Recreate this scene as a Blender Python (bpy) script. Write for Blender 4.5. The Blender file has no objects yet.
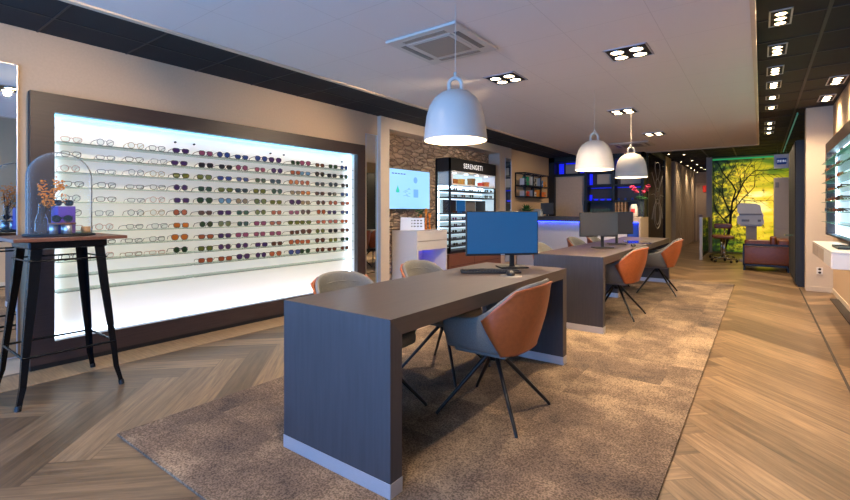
import bpy, bmesh, math, random
from math import sin, cos, pi, sqrt, radians
from mathutils import Vector, Matrix
random.seed(7)
sc = bpy.context.scene
COL = sc.collection

# ------------------------------------------------------------------ materials
def newmat(name):
    m = bpy.data.materials.new(name); m.use_nodes = True
    nt = m.node_tree
    return m, nt, nt.nodes['Principled BSDF']
def rgb(r, g, b):      # sRGB 0-255 -> linear
    f = lambda c: ((c/255+0.055)/1.055)**2.4 if c/255 > 0.04045 else c/255/12.92
    return (f(r), f(g), f(b), 1)
def mat(name, col, rough=0.5, metal=0.0, noise=0.0, nscale=20.0, bump=0.0, spec=0.5, stretch=(1,1,1), coat=0.0):
    m, nt, b = newmat(name)
    c = rgb(*col)
    b.inputs['Base Color'].default_value = c
    b.inputs['Roughness'].default_value = rough
    b.inputs['Metallic'].default_value = metal
    b.inputs['Specular IOR Level'].default_value = spec
    b.inputs['Coat Weight'].default_value = coat
    N = nt.nodes; L = nt.links
    tc = N.new('ShaderNodeTexCoord'); mp = N.new('ShaderNodeMapping'); mp.inputs['Scale'].default_value = stretch
    nz = N.new('ShaderNodeTexNoise'); nz.inputs['Scale'].default_value = nscale; nz.inputs['Detail'].default_value = 4
    L.new(tc.outputs['Object'], mp.inputs[0]); L.new(mp.outputs[0], nz.inputs['Vector'])
    if noise > 0:
        rp = N.new('ShaderNodeValToRGB')
        rp.color_ramp.elements[0].position = 0.3; rp.color_ramp.elements[1].position = 0.7
        rp.color_ramp.elements[0].color = (c[0]*(1-noise), c[1]*(1-noise), c[2]*(1-noise), 1)
        rp.color_ramp.elements[1].color = (min(1, c[0]*(1+noise)), min(1, c[1]*(1+noise)), min(1, c[2]*(1+noise)), 1)
        L.new(nz.outputs['Fac'], rp.inputs[0]); L.new(rp.outputs[0], b.inputs['Base Color'])
    if bump > 0:
        bp = N.new('ShaderNodeBump'); bp.inputs['Strength'].default_value = bump; bp.inputs['Distance'].default_value = 0.01
        L.new(nz.outputs['Fac'], bp.inputs['Height']); L.new(bp.outputs[0], b.inputs['Normal'])
    return m
def emis(name, col, strength):
    m, nt, b = newmat(name)
    b.inputs['Base Color'].default_value = rgb(*col)
    b.inputs['Emission Color'].default_value = rgb(*col)
    b.inputs['Emission Strength'].default_value = strength
    return m
def clear(name, tint, ghost=0.12, gcol=(200,235,228), rough=0.02, fres=1.45, edge=0.0):
    m = bpy.data.materials.new(name); m.use_nodes = True
    nt = m.node_tree; N = nt.nodes; L = nt.links; N.clear()
    out = N.new('ShaderNodeOutputMaterial'); tr = N.new('ShaderNodeBsdfTransparent'); tr.inputs[0].default_value = rgb(*tint)
    gl = N.new('ShaderNodeBsdfGlossy'); gl.inputs['Roughness'].default_value = rough
    df = N.new('ShaderNodeBsdfDiffuse'); df.inputs[0].default_value = rgb(*gcol)
    m1 = N.new('ShaderNodeMixShader'); m1.inputs[0].default_value = ghost
    L.new(tr.outputs[0], m1.inputs[1]); L.new(df.outputs[0], m1.inputs[2])
    fr = N.new('ShaderNodeFresnel'); fr.inputs[0].default_value = fres
    if edge:  # pale diffuse mix at grazing angles paints a rim highlight
        lw = N.new('ShaderNodeLayerWeight'); lw.inputs[0].default_value = .35
        pw = N.new('ShaderNodeMath'); pw.operation = 'POWER'; pw.inputs[1].default_value = 3; L.new(lw.outputs['Facing'], pw.inputs[0])
        ma = N.new('ShaderNodeMath'); ma.operation = 'MULTIPLY_ADD'; ma.inputs[1].default_value = edge; ma.inputs[2].default_value = ghost; L.new(pw.outputs[0], ma.inputs[0]); L.new(ma.outputs[0], m1.inputs[0])
    m2 = N.new('ShaderNodeMixShader'); L.new(fr.outputs[0], m2.inputs[0]); L.new(m1.outputs[0], m2.inputs[1]); L.new(gl.outputs[0], m2.inputs[2])
    L.new(m2.outputs[0], out.inputs[0])
    return m

M = {}
M['wall'] = mat('wall_paint', (200,170,136), 0.85, noise=0.03, nscale=60)
M['pier'] = mat('pier_paint', (206,188,164), 0.7, noise=0.02, nscale=40)
M['ceil_black'] = mat('black_ceiling', (22,21,21), 0.85, noise=0.2, nscale=8)
M['black_trim'] = mat('black_trim', (14,14,15), 0.5)
M['wenge'] = mat('dark_wenge_wood', (52,36,33), 0.45, noise=0.22, nscale=14, stretch=(3,.35,12))
M['desk'] = mat('brown_grey_laminate', (66,55,50), 0.40, noise=0.13, nscale=60, stretch=(1,.06,1), bump=0.03)
M['desk_v'] = mat('brown_grey_laminate_upright', (56,51,52), 0.45, noise=0.16, nscale=60, stretch=(1,1,.06), bump=0.03)
M['alu'] = mat('brushed_aluminium', (200,200,204), 0.4, metal=0.75, noise=0.05, nscale=50, stretch=(1,1,20))
M['white'] = mat('white_lacquer', (214,206,196), 0.3, noise=0.01)
M['acrylic'] = mat('white_back_panel', (232,228,220), 0.55, noise=0.01)
M['luminous'] = emis('glowing_cream_panel', (238,218,184), 0.30); M['luminous'].node_tree.nodes['Principled BSDF'].inputs['Base Color'].default_value = rgb(228,230,232)  # even glow added to brighten the panel beyond its LED strips
M['luminous_bright'] = emis('glowing_pale_blue_panel', (205,226,240), 0.62)  # emission put in to brighten the right display's panel
M['luminous_cool'] = emis('glowing_cool_panel', (200,222,228), 0.42)  # cabinet panels made to glow, on top of their light strips
M['beige_box'] = mat('taupe_laminate', (176,156,136), 0.5, noise=0.05)
M['fabric'] = mat('grey_weave_fabric', (116,114,108), 0.95, noise=0.22, nscale=260, bump=0.25, spec=0.2)
M['leather'] = mat('cognac_leather', (148,74,32), 0.42, noise=0.12, nscale=45, bump=0.08)
M['metal_black'] = mat('black_powder_coat', (16,17,19), 0.38, metal=0.3, noise=0.1)
M['gun'] = mat('black_gunmetal', (30,33,38), 0.26, metal=0.8, noise=0.15, nscale=12)
M['plastic_black'] = mat('black_plastic', (16,16,17), 0.55, noise=0.1)
M['screen_off'] = mat('dark_screen', (50,54,60), 0.22, noise=0.02)
M['screen_blue'] = emis('blue_screen', (0,88,150), 0.5); M['screen_blue'].node_tree.nodes['Principled BSDF'].inputs['Base Color'].default_value = (.005,.01,.02,1)
M['tv_screen'] = emis('pale_blue_screen', (140,200,240), 0.5)
M['teal_em'] = emis('teal_graphic', (30,180,160), 0.6)
M['paleb_em'] = emis('blue_graphic', (96,160,225), 0.6)
M['dark_em'] = emis('dark_graphic', (40,90,150), 0.4)
M['lamp_white'] = mat('matte_white_enamel', (194,188,178), 0.35, noise=0.01)
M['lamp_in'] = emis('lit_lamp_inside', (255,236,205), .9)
M['bulb'] = emis('warm_bulb', (255,226,180), 14)
M['bulb_s'] = emis('warm_small_bulb', (255,220,165), 10)
M['led'] = emis('cool_led', (205,230,255), 9)
M['led_top'] = emis('cyan_white_led', (90,190,240), 5)
M['led_w'] = emis('cool_led_low', (225,238,255), 1.2)
M['led_blue'] = emis('blue_led', (30,50,255), 11.0)
M['blue_glow'] = emis('blue_lit_panel', (20,30,220), 0.7)
M['green_led'] = emis('green_led', (60,200,110), 0.3)
M['glass_shelf'] = clear('pale_green_shelf_glass', (240,249,246), 0.12, (150,215,200), fres=1.10)
M['glass_shelf_near'] = clear('pale_green_shelf_glass_thick', (228,248,241), 0.5, (150,215,200), fres=1.05)
M['glass_clear'] = clear('clear_glass', (246,250,250), 0.03, (225,230,232), fres=1.08)
M['glass_bell'] = clear('bell_jar_glass', (250,252,252), 0.015, (236,240,242), fres=1.04, edge=.7)
M['glass_dark'] = clear('smoked_glass', (88,78,66), 0.30, (36,31,27), rough=0.08)
M['brown_wood'] = mat('walnut_wood', (112,66,46), 0.4, noise=0.25, nscale=20, stretch=(.4,6,6))
M['oak'] = mat('light_oak', (186,142,92), 0.5, noise=0.15, nscale=20, stretch=(1,1,6))
M['purple'] = mat('purple_card', (88,62,150), 0.45, noise=0.06)
M['sofa'] = mat('tan_brown_leather', (110,56,22), 0.4, noise=0.12, nscale=20, bump=0.05)
M['machine'] = mat('off_white_instrument_plastic', (196,190,176), 0.35, noise=0.02)
M['mach_dark'] = mat('grey_instrument_panel', (112,108,102), 0.4)
M['greycab'] = mat('pale_grey_cabinet', (162,152,140), 0.5, noise=0.02)
M['chrome'] = mat('polished_metal', (200,200,200), 0.15, metal=1)
M['flower_o'] = mat('dried_orange_petals', (244,136,44), 0.8, noise=0.3, nscale=40)
M['stem'] = mat('dry_brown_stem', (92,60,34), 0.8, noise=0.2)
M['leaf'] = mat('green_leaf', (48,98,40), 0.5, noise=0.3, nscale=15)
M['pink'] = mat('pink_red_petal', (214,60,92), 0.5, noise=0.2, nscale=30)
M['red'] = mat('red_label', (200,40,34), 0.5)
M['redsign'] = emis('dim_red_sign', (190,40,26), 0.35)
M['socket'] = mat('white_socket_plastic', (225,222,215), 0.35)
M['dark_hole'] = mat('dark_recess', (20,18,17), 0.7)
M['logo_blue'] = mat('blue_badge', (28,66,160), 0.4)
M['letters'] = emis('white_letters', (240,240,240), .5)
M['skin_white'] = mat('white_print', (235,235,235), 0.5)
M['bronze'] = mat('grey_filter_mesh', (150,142,130), 0.6, noise=0.3, nscale=180)
M['etch'] = mat('etched_white_line', (210,205,196), 0.8)
M['floor_dark'] = mat('dark_floor_strip', (52,42,34), 0.7)

def mirror_mat():
    m, nt, b = newmat('mirror_glass')
    b.inputs['Base Color'].default_value = (.86,.9,.88,1); b.inputs['Metallic'].default_value = 1; b.inputs['Roughness'].default_value = 0.01
    return m
M['mirror'] = mirror_mat()

def ceiling_mat():
    m, nt, b = newmat('white_ceiling_tiles'); N = nt.nodes; L = nt.links
    b.inputs['Roughness'].default_value = 0.9
    tc = N.new('ShaderNodeTexCoord'); sp = N.new('ShaderNodeSeparateXYZ'); L.new(tc.outputs['Object'], sp.inputs[0])
    def line(sock, off):
        a = N.new('ShaderNodeMath'); a.operation = 'ADD'; a.inputs[1].default_value = off; L.new(sock, a.inputs[0])
        d = N.new('ShaderNodeMath'); d.operation = 'DIVIDE'; d.inputs[1].default_value = 0.6; L.new(a.outputs[0], d.inputs[0])
        f = N.new('ShaderNodeMath'); f.operation = 'FRACT'; L.new(d.outputs[0], f.inputs[0])
        c = N.new('ShaderNodeMath'); c.operation = 'LESS_THAN'; c.inputs[1].default_value = 0.008; L.new(f.outputs[0], c.inputs[0])
        return c
    a = line(sp.outputs['X'], 3.01+6); c = line(sp.outputs['Y'], 6.0-1.6)
    mx = N.new('ShaderNodeMath'); mx.operation = 'MAXIMUM'; L.new(a.outputs[0], mx.inputs[0]); L.new(c.outputs[0], mx.inputs[1])
    mr = N.new('ShaderNodeMix'); mr.data_type = 'RGBA'; mr.inputs['A'].default_value = rgb(218,210,204); mr.inputs['B'].default_value = rgb(200,191,184)
    L.new(mx.outputs[0], mr.inputs['Factor']); L.new(mr.outputs['Result'], b.inputs['Base Color'])
    return m
M['ceiling'] = ceiling_mat()

def wood_floor_mat():
    m, nt, b = newmat('herringbone_oak'); N = nt.nodes; L = nt.links
    b.inputs['Roughness'].default_value = 0.36; b.inputs['Specular IOR Level'].default_value = 0.45
    uv = N.new('ShaderNodeUVMap'); uv.uv_map = 'UVMap'
    at = N.new('ShaderNodeAttribute'); at.attribute_name = 'tint'; at.attribute_type = 'GEOMETRY'
    mp = N.new('ShaderNodeMapping'); mp.inputs['Scale'].default_value = (1.1, 16, 1); L.new(uv.outputs[0], mp.inputs[0])
    nz = N.new('ShaderNodeTexNoise'); nz.inputs['Scale'].default_value = 2.2; nz.inputs['Detail'].default_value = 6; nz.inputs['Roughness'].default_value = 0.65; nz.inputs['Distortion'].default_value = 0.5
    L.new(mp.outputs[0], nz.inputs['Vector'])
    rp = N.new('ShaderNodeValToRGB'); e = rp.color_ramp.elements
    e[0].position = 0.34; e[0].color = rgb(104,82,60); e[1].position = 0.70; e[1].color = rgb(160,130,96)
    L.new(nz.outputs['Fac'], rp.inputs[0])
    t = N.new('ShaderNodeMix'); t.data_type = 'RGBA'; t.blend_type = 'MULTIPLY'; t.inputs['Factor'].default_value = 1
    r2 = N.new('ShaderNodeValToRGB'); f = r2.color_ramp.elements; f[0].color = (.42,.41,.40,1); f[1].color = (1.08,1.08,1.08,1)
    L.new(at.outputs['Fac'], r2.inputs[0]); L.new(rp.outputs[0], t.inputs['A']); L.new(r2.outputs[0], t.inputs['B'])
    ue = N.new('ShaderNodeUVMap'); ue.uv_map = 'edge'; se = N.new('ShaderNodeSeparateXYZ'); L.new(ue.outputs[0], se.inputs[0])
    def near(sock, mx_):
        a = N.new('ShaderNodeMath'); a.operation = 'SUBTRACT'; a.inputs[1].default_value = mx_/2; L.new(sock, a.inputs[0])
        c = N.new('ShaderNodeMath'); c.operation = 'ABSOLUTE'; L.new(a.outputs[0], c.inputs[0])
        g = N.new('ShaderNodeMath'); g.operation = 'GREATER_THAN'; g.inputs[1].default_value = mx_/2-.018; L.new(c.outputs[0], g.inputs[0]); return g
    g1 = near(se.outputs['Y'], 1.0); g2 = near(se.outputs['X'], 6.0)
    gm = N.new('ShaderNodeMath'); gm.operation = 'MAXIMUM'; L.new(g1.outputs[0], gm.inputs[0]); L.new(g2.outputs[0], gm.inputs[1])
    gs = N.new('ShaderNodeMath'); gs.operation = 'MULTIPLY'; gs.inputs[1].default_value = .45; L.new(gm.outputs[0], gs.inputs[0])
    sm = N.new('ShaderNodeMix'); sm.data_type = 'RGBA'; sm.inputs['B'].default_value = rgb(70,52,36); L.new(gs.outputs[0], sm.inputs['Factor']); L.new(t.outputs['Result'], sm.inputs['A'])
    L.new(sm.outputs['Result'], b.inputs['Base Color'])
    return m
M['floor'] = wood_floor_mat()

def carpet_mat():
    m, nt, b = newmat('mottled_carpet'); N = nt.nodes; L = nt.links
    b.inputs['Roughness'].default_value = 1.0; b.inputs['Specular IOR Level'].default_value = 0.1
    tc = N.new('ShaderNodeTexCoord')
    sn = N.new('ShaderNodeVectorMath'); sn.operation = 'SNAP'; sn.inputs[1].default_value = (.5,.5,10); L.new(tc.outputs['Object'], sn.inputs[0])
    wn = N.new('ShaderNodeTexWhiteNoise'); L.new(sn.outputs[0], wn.inputs['Vector'])
    n1 = N.new('ShaderNodeTexNoise'); n1.inputs['Scale'].default_value = 2.3; n1.inputs['Detail'].default_value = 7; n1.inputs['Roughness'].default_value = 0.62
    ad = N.new('ShaderNodeVectorMath'); ad.operation = 'MULTIPLY_ADD'; ad.inputs[1].default_value = (.5,.5,.5)
    L.new(wn.outputs['Color'], ad.inputs[0]); L.new(tc.outputs['Object'], ad.inputs[2]); L.new(ad.outputs[0], n1.inputs['Vector'])
    n0 = N.new('ShaderNodeTexNoise'); n0.inputs['Scale'].default_value = 1.3; n0.inputs['Detail'].default_value = 3; L.new(tc.outputs['Object'], n0.inputs['Vector'])
    mixn = N.new('ShaderNodeMix'); mixn.data_type = 'FLOAT'; mixn.inputs['Factor'].default_value = 0.45
    L.new(n1.outputs['Fac'], mixn.inputs['A']); L.new(n0.outputs['Fac'], mixn.inputs['B'])
    rp = N.new('ShaderNodeValToRGB'); e = rp.color_ramp.elements
    e[0].position = 0.38; e[0].color = rgb(82,71,64); e[1].position = 0.62; e[1].color = rgb(156,133,108)
    mid = e.new(0.5); mid.color = rgb(116,98,82)
    L.new(mixn.outputs['Result'], rp.inputs[0])
    n2 = N.new('ShaderNodeTexNoise'); n2.inputs['Scale'].default_value = 120; n2.inputs['Detail'].default_value = 3; L.new(tc.outputs['Object'], n2.inputs['Vector'])
    r2 = N.new('ShaderNodeValToRGB'); f = r2.color_ramp.elements; f[0].position = .38; f[0].color = (.5,.5,.5,1); f[1].position = .6; f[1].color = (1.2,1.2,1.2,1)
    L.new(n2.outputs['Fac'], r2.inputs[0])
    t = N.new('ShaderNodeMix'); t.data_type = 'RGBA'; t.blend_type = 'MULTIPLY'; t.inputs['Factor'].default_value = 1
    L.new(rp.outputs[0], t.inputs['A']); L.new(r2.outputs[0], t.inputs['B']); L.new(t.outputs['Result'], b.inputs['Base Color'])
    bp = N.new('ShaderNodeBump'); bp.inputs['Strength'].default_value = 0.5; bp.inputs['Distance'].default_value = 0.01
    L.new(n2.outputs['Fac'], bp.inputs['Height']); L.new(bp.outputs[0], b.inputs['Normal'])
    return m
M['carpet'] = carpet_mat()

def stone_mat():
    m, nt, b = newmat('stacked_stone'); N = nt.nodes; L = nt.links
    b.inputs['Roughness'].default_value = 0.85
    tc = N.new('ShaderNodeTexCoord'); mp = N.new('ShaderNodeMapping'); mp.inputs['Scale'].default_value = (5, 5, 15)
    L.new(tc.outputs['Object'], mp.inputs[0])
    nd = N.new('ShaderNodeTexNoise'); nd.inputs['Scale'].default_value = 5; L.new(tc.outputs['Object'], nd.inputs['Vector'])
    ad = N.new('ShaderNodeVectorMath'); ad.operation = 'MULTIPLY_ADD'; ad.inputs[1].default_value = (.9,.9,1.1)
    L.new(nd.outputs['Color'], ad.inputs[0]); L.new(mp.outputs[0], ad.inputs[2])
    v = N.new('ShaderNodeTexVoronoi'); v.feature = 'DISTANCE_TO_EDGE'; v.inputs['Scale'].default_value = 1.0; L.new(ad.outputs[0], v.inputs['Vector'])
    v2 = N.new('ShaderNodeTexVoronoi'); v2.inputs['Scale'].default_value = 1.0; L.new(ad.outputs[0], v2.inputs['Vector'])
    rp = N.new('ShaderNodeValToRGB'); e = rp.color_ramp.elements; e[0].position = 0.0; e[0].color = (.30,.27,.25,1); e[1].position = 0.07; e[1].color = (1,1,1,1)
    L.new(v.outputs['Distance'], rp.inputs[0])
    r2 = N.new('ShaderNodeValToRGB'); f = r2.color_ramp.elements; f[0].color = rgb(150,126,108); f[1].color = rgb(206,180,156)
    L.new(v2.outputs['Color'], r2.inputs[0])
    t = N.new('ShaderNodeMix'); t.data_type = 'RGBA'; t.blend_type = 'MULTIPLY'; t.inputs['Factor'].default_value = 1
    L.new(r2.outputs[0], t.inputs['A']); L.new(rp.outputs[0], t.inputs['B']); L.new(t.outputs['Result'], b.inputs['Base Color'])
    r3 = N.new('ShaderNodeValToRGB'); r3.color_ramp.elements[1].position = 0.25; L.new(v.outputs['Distance'], r3.inputs[0])
    bp = N.new('ShaderNodeBump'); bp.inputs['Strength'].default_value = 1.0; bp.inputs['Distance'].default_value = 0.05
    L.new(r3.outputs[0], bp.inputs['Height']); L.new(bp.outputs[0], b.inputs['Normal'])
    return m
M['stone'] = stone_mat()

def mural_mat():
    m, nt, b = newmat('forest_print'); N = nt.nodes; L = nt.links
    tc = N.new('ShaderNodeTexCoord'); sp = N.new('ShaderNodeSeparateXYZ'); L.new(tc.outputs['Object'], sp.inputs[0])
    # local x 0..2.4 , z 0..2.68
    ds = N.new('ShaderNodeVectorMath'); ds.operation = 'DISTANCE'; ds.inputs[1].default_value = (.95, 0, 1.35); L.new(tc.outputs['Object'], ds.inputs[0])
    mpz = N.new('ShaderNodeMapping'); mpz.inputs['Rotation'].default_value = (0, radians(-18), 0); mpz.inputs['Scale'].default_value = (.9, 1, 3.4); L.new(tc.outputs['Object'], mpz.inputs[0])
    n1 = N.new('ShaderNodeTexNoise'); n1.inputs['Scale'].default_value = 1.3; n1.inputs['Detail'].default_value = 4; L.new(mpz.outputs[0], n1.inputs['Vector'])
    n2 = N.new('ShaderNodeTexNoise'); n2.inputs['Scale'].default_value = 7; n2.inputs['Detail'].default_value = 8; n2.inputs['Roughness'].default_value = .75; L.new(tc.outputs['Object'], n2.inputs['Vector'])
    a = N.new('ShaderNodeMath'); a.operation = 'MULTIPLY_ADD'; a.inputs[1].default_value = -0.34; a.inputs[2].default_value = 0.50; L.new(ds.outputs['Value'], a.inputs[0])
    c = N.new('ShaderNodeMath'); c.operation = 'MULTIPLY_ADD'; c.inputs[1].default_value = 0.8; L.new(n1.outputs['Fac'], c.inputs[0]); L.new(a.outputs[0], c.inputs[2])
    rp = N.new('ShaderNodeValToRGB'); e = rp.color_ramp.elements
    e[0].position = 0.30; e[0].color = rgb(34,58,10); e[1].position = 0.92; e[1].color = rgb(252,240,150)
    q = e.new(0.46); q.color = rgb(84,104,10); q = e.new(0.62); q.color = rgb(178,160,22); q = e.new(0.78); q.color = rgb(232,192,56)
    L.new(c.outputs[0], rp.inputs[0])
    # foliage mask: strong on left, along top
    l1 = N.new('ShaderNodeMath'); l1.operation = 'MULTIPLY_ADD'; l1.inputs[1].default_value = -0.14; l1.inputs[2].default_value = 0.12; L.new(sp.outputs['X'], l1.inputs[0])
    l2 = N.new('ShaderNodeMath'); l2.operation = 'ADD'; L.new(n2.outputs['Fac'], l2.inputs[0]); L.new(l1.outputs[0], l2.inputs[1])
    r2 = N.new('ShaderNodeValToRGB'); f = r2.color_ramp.elements; f[0].position = 0.50; f[0].color = (1,1,1,1); f[1].position = 0.60; f[1].color = (.10,.14,.05,1)
    L.new(l2.outputs[0], r2.inputs[0])
    t = N.new('ShaderNodeMix'); t.data_type = 'RGBA'; t.blend_type = 'MULTIPLY'; t.inputs['Factor'].default_value = 1
    L.new(rp.outputs[0], t.inputs['A']); L.new(r2.outputs[0], t.inputs['B'])
    L.new(t.outputs['Result'], b.inputs['Base Color']); L.new(t.outputs['Result'], b.inputs['Emission Color'])
    b.inputs['Emission Strength'].default_value = 1.0; b.inputs['Roughness'].default_value = 0.5
    return m
M['mural'] = mural_mat()
M['bark'] = mat('dark_printed_branch', (26,26,10), 0.7)

# ------------------------------------------------------------------ mesh builder
class MB:
    def __init__(s): s.v = []; s.f = []; s.mi = []; s.sm = []
    def add(s, vs, fs, mi=0, smooth=False):
        o = len(s.v); s.v += [tuple(v) for v in vs]
        for f in fs: s.f.append([o+i for i in f]); s.mi.append(mi); s.sm.append(smooth)
        return s
    def box(s, x0, x1, y0, y1, z0, z1, mi=0, bev=0.0):
        x0, x1 = sorted((x0, x1)); y0, y1 = sorted((y0, y1)); z0, z1 = sorted((z0, z1))
        if bev > 0 and min(x1-x0, y1-y0, z1-z0) > 2.2*bev:
            bm = bmesh.new()
            vs = [bm.verts.new(p) for p in [(x0,y0,z0),(x1,y0,z0),(x1,y1,z0),(x0,y1,z0),(x0,y0,z1),(x1,y0,z1),(x1,y1,z1),(x0,y1,z1)]]
            for f in [(0,3,2,1),(4,5,6,7),(0,1,5,4),(1,2,6,5),(2,3,7,6),(3,0,4,7)]: bm.faces.new([vs[i] for i in f])
            bmesh.ops.bevel(bm, geom=bm.edges[:], offset=bev, segments=2 if bev < .02 else 4, affect='EDGES', profile=0.5)
            bm.verts.index_update()
            s.add([v.co[:] for v in bm.verts], [[v.index for v in f.verts] for f in bm.faces], mi, bev >= .02)
            bm.free(); return s
        return s.add([(x0,y0,z0),(x1,y0,z0),(x1,y1,z0),(x0,y1,z0),(x0,y0,z1),(x1,y0,z1),(x1,y1,z1),(x0,y1,z1)],
                     [(0,3,2,1),(4,5,6,7),(0,1,5,4),(1,2,6,5),(2,3,7,6),(3,0,4,7)], mi)
    def tube(s, pts, r, n=8, mi=0, closed=False, smooth=True, flat=None):
        pts = [Vector(p) for p in pts]; rs = r if isinstance(r, (list, tuple)) else [r]*len(pts)
        k = len(pts); rings = []; up = Vector((0,0,1)); pu = None
        for i, p in enumerate(pts):
            if closed: t = pts[(i+1) % k]-pts[i-1]
            else: t = pts[min(i+1, k-1)]-pts[max(i-1, 0)]
            t = t.normalized() if t.length > 1e-9 else Vector((0,0,1))
            if pu is None:
                a = up if abs(t.z) < 0.9 else Vector((1,0,0))
                u = (a-t*a.dot(t)).normalized()
            else:
                u = pu-t*pu.dot(t)
                u = u.normalized() if u.length > 1e-6 else Vector((1,0,0))
            pu = u; w = t.cross(u)
            rings.append([p+u*cos(2*pi*j/n)*rs[i]+w*sin(2*pi*j/n)*rs[i]*(flat or 1) for j in range(n)])
        vs = [v for g in rings for v in g]; fs = []
        for i in range(k if closed else k-1):
            a = i*n; b = ((i+1) % k)*n
            for j in range(n): fs.append((a+j, a+(j+1) % n, b+(j+1) % n, b+j))
        s.add(vs, fs, mi, smooth)
        if not closed:
            s.add(rings[0], [tuple(range(n))[::-1]], mi); s.add(rings[-1], [tuple(range(n))], mi)
        return s
    def lathe(s, prof, n=32, c=(0,0,0), mi=0, smooth=True, axis='z'):
        vs = []; fs = []
        for (r, z) in prof:
            for j in range(n):
                a = 2*pi*j/n
                p = (r*cos(a), r*sin(a), z) if axis == 'z' else (z, r*cos(a), r*sin(a))
                vs.append((c[0]+p[0], c[1]+p[1], c[2]+p[2]))
        for i in range(len(prof)-1):
            for j in range(n): fs.append((i*n+j, i*n+(j+1) % n, (i+1)*n+(j+1) % n, (i+1)*n+j))
        return s.add(vs, fs, mi, smooth)
    def disc(s, c, r, n=20, mi=0, axis='z'):
        vs = [(c[0]+r*cos(2*pi*j/n), c[1]+r*sin(2*pi*j/n), c[2]) if axis == 'z' else (c[0], c[1]+r*cos(2*pi*j/n), c[2]+r*sin(2*pi*j/n)) for j in range(n)]
        return s.add(vs, [tuple(range(n))], mi)
    def prism(s, poly, d, mi=0):
        """poly: list of 3D points (planar), d: extrusion vector"""
        n = len(poly); d = Vector(d); a = [Vector(p) for p in poly]; b = [p+d for p in a]
        fs = [tuple(range(n))[::-1], tuple(range(n, 2*n))]+[(i, (i+1) % n, n+(i+1) % n, n+i) for i in range(n)]
        return s.add(a+b, fs, mi)
    def ball(s, c, r, n=10, mi=0, sq=(1,1,1)):
        prof = [(max(1e-4, sin(pi*i/(n//2+2))), -cos(pi*i/(n//2+2))) for i in range(n//2+3)]
        vs = []; fs = []
        for (rr, z) in prof:
            for j in range(n): vs.append((c[0]+r*sq[0]*rr*cos(2*pi*j/n), c[1]+r*sq[1]*rr*sin(2*pi*j/n), c[2]+r*sq[2]*z))
        for i in range(len(prof)-1):
            for j in range(n): fs.append((i*n+j, i*n+(j+1) % n, (i+1)*n+(j+1) % n, (i+1)*n+j))
        return s.add(vs, fs, mi, True)
    def xf(s, mtx):
        s.v = [tuple(mtx @ Vector(v)) for v in s.v]; return s
    def mesh(s, name, mats, org=(0,0,0)):
        me = bpy.data.meshes.new(name)
        me.from_pydata([(v[0]-org[0], v[1]-org[1], v[2]-org[2]) for v in s.v], [], s.f)
        for m in (mats if isinstance(mats, (list, tuple)) else [mats]): me.materials.append(m)
        me.polygons.foreach_set('material_index', s.mi); me.polygons.foreach_set('use_smooth', s.sm)
        bm = bmesh.new(); bm.from_mesh(me); bmesh.ops.recalc_face_normals(bm, faces=bm.faces[:]); bm.to_mesh(me); bm.free()
        me.update(); return me

def mm(m): return [M[x] if isinstance(x, str) else x for x in (m if isinstance(m, (list, tuple)) else [m])]
def tag(o, label, cat, group=None):
    o['label'] = label; o['category'] = cat
    if group: o['group'] = group
    return o
def thing(name, label, cat, loc=(0,0,0), rz=0.0, group=None):
    o = bpy.data.objects.new(name, None); COL.objects.link(o); o.location = loc; o.rotation_euler = (0,0,rz)
    o.empty_display_size = 0.1
    return tag(o, label, cat, group)
def root_loc(p):
    while p.parent: p = p.parent
    return tuple(p.location)
def part(name, mb, m, parent, world=True, label=None):
    """world=True: mesh is given in world coordinates (parent unrotated); else local"""
    org = root_loc(parent) if world else (0,0,0)
    o = bpy.data.objects.new(name, mb.mesh(name, mm(m), org)); COL.objects.link(o); o.parent = parent
    if label: o['label'] = label
    return o
def solo(name, mb, m, label=None, cat=None, group=None):
    xs = [v[0] for v in mb.v]; ys = [v[1] for v in mb.v]; zs = [v[2] for v in mb.v]
    org = ((min(xs)+max(xs))/2, (min(ys)+max(ys))/2, min(zs))
    o = bpy.data.objects.new(name, mb.mesh(name, mm(m), org)); COL.objects.link(o); o.location = org
    if label: tag(o, label, cat, group)
    return o
def struct(name, mb, m, parent=None):
    if parent: return part(name, mb, m, parent)
    o = bpy.data.objects.new(name, mb.mesh(name, mm(m))); COL.objects.link(o); o['kind'] = 'structure'; return o
def copy_tree(o, parent=None):
    c = o.copy(); COL.objects.link(c); c.parent = parent
    for ch in list(o.children): copy_tree(ch, c)
    return c
def text_mb(body, size, depth, mtx):
    cu = bpy.data.curves.new('t', 'FONT'); cu.body = body; cu.size = size; cu.extrude = depth; cu.space_character = 1.12; cu.align_x = 'CENTER'; cu.align_y = 'CENTER'
    ob = bpy.data.objects.new('t', cu); COL.objects.link(ob)
    dg = bpy.context.evaluated_depsgraph_get(); me = bpy.data.meshes.new_from_object(ob.evaluated_get(dg))
    mb = MB(); mb.add([mtx @ v.co for v in me.vertices], [tuple(p.vertices) for p in me.polygons])
    bpy.data.objects.remove(ob); return mb
ORD = ['first','second','third','fourth','fifth','sixth','seventh','eighth','ninth','tenth','eleventh','twelfth','thirteenth','fourteenth','fifteenth']

# ------------------------------------------------------------------ dimensions
WX = -4.42; RX = 0.85; CZ = 2.56; CZ2 = 2.75; YF = -2.4; YB = 11.5

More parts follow.
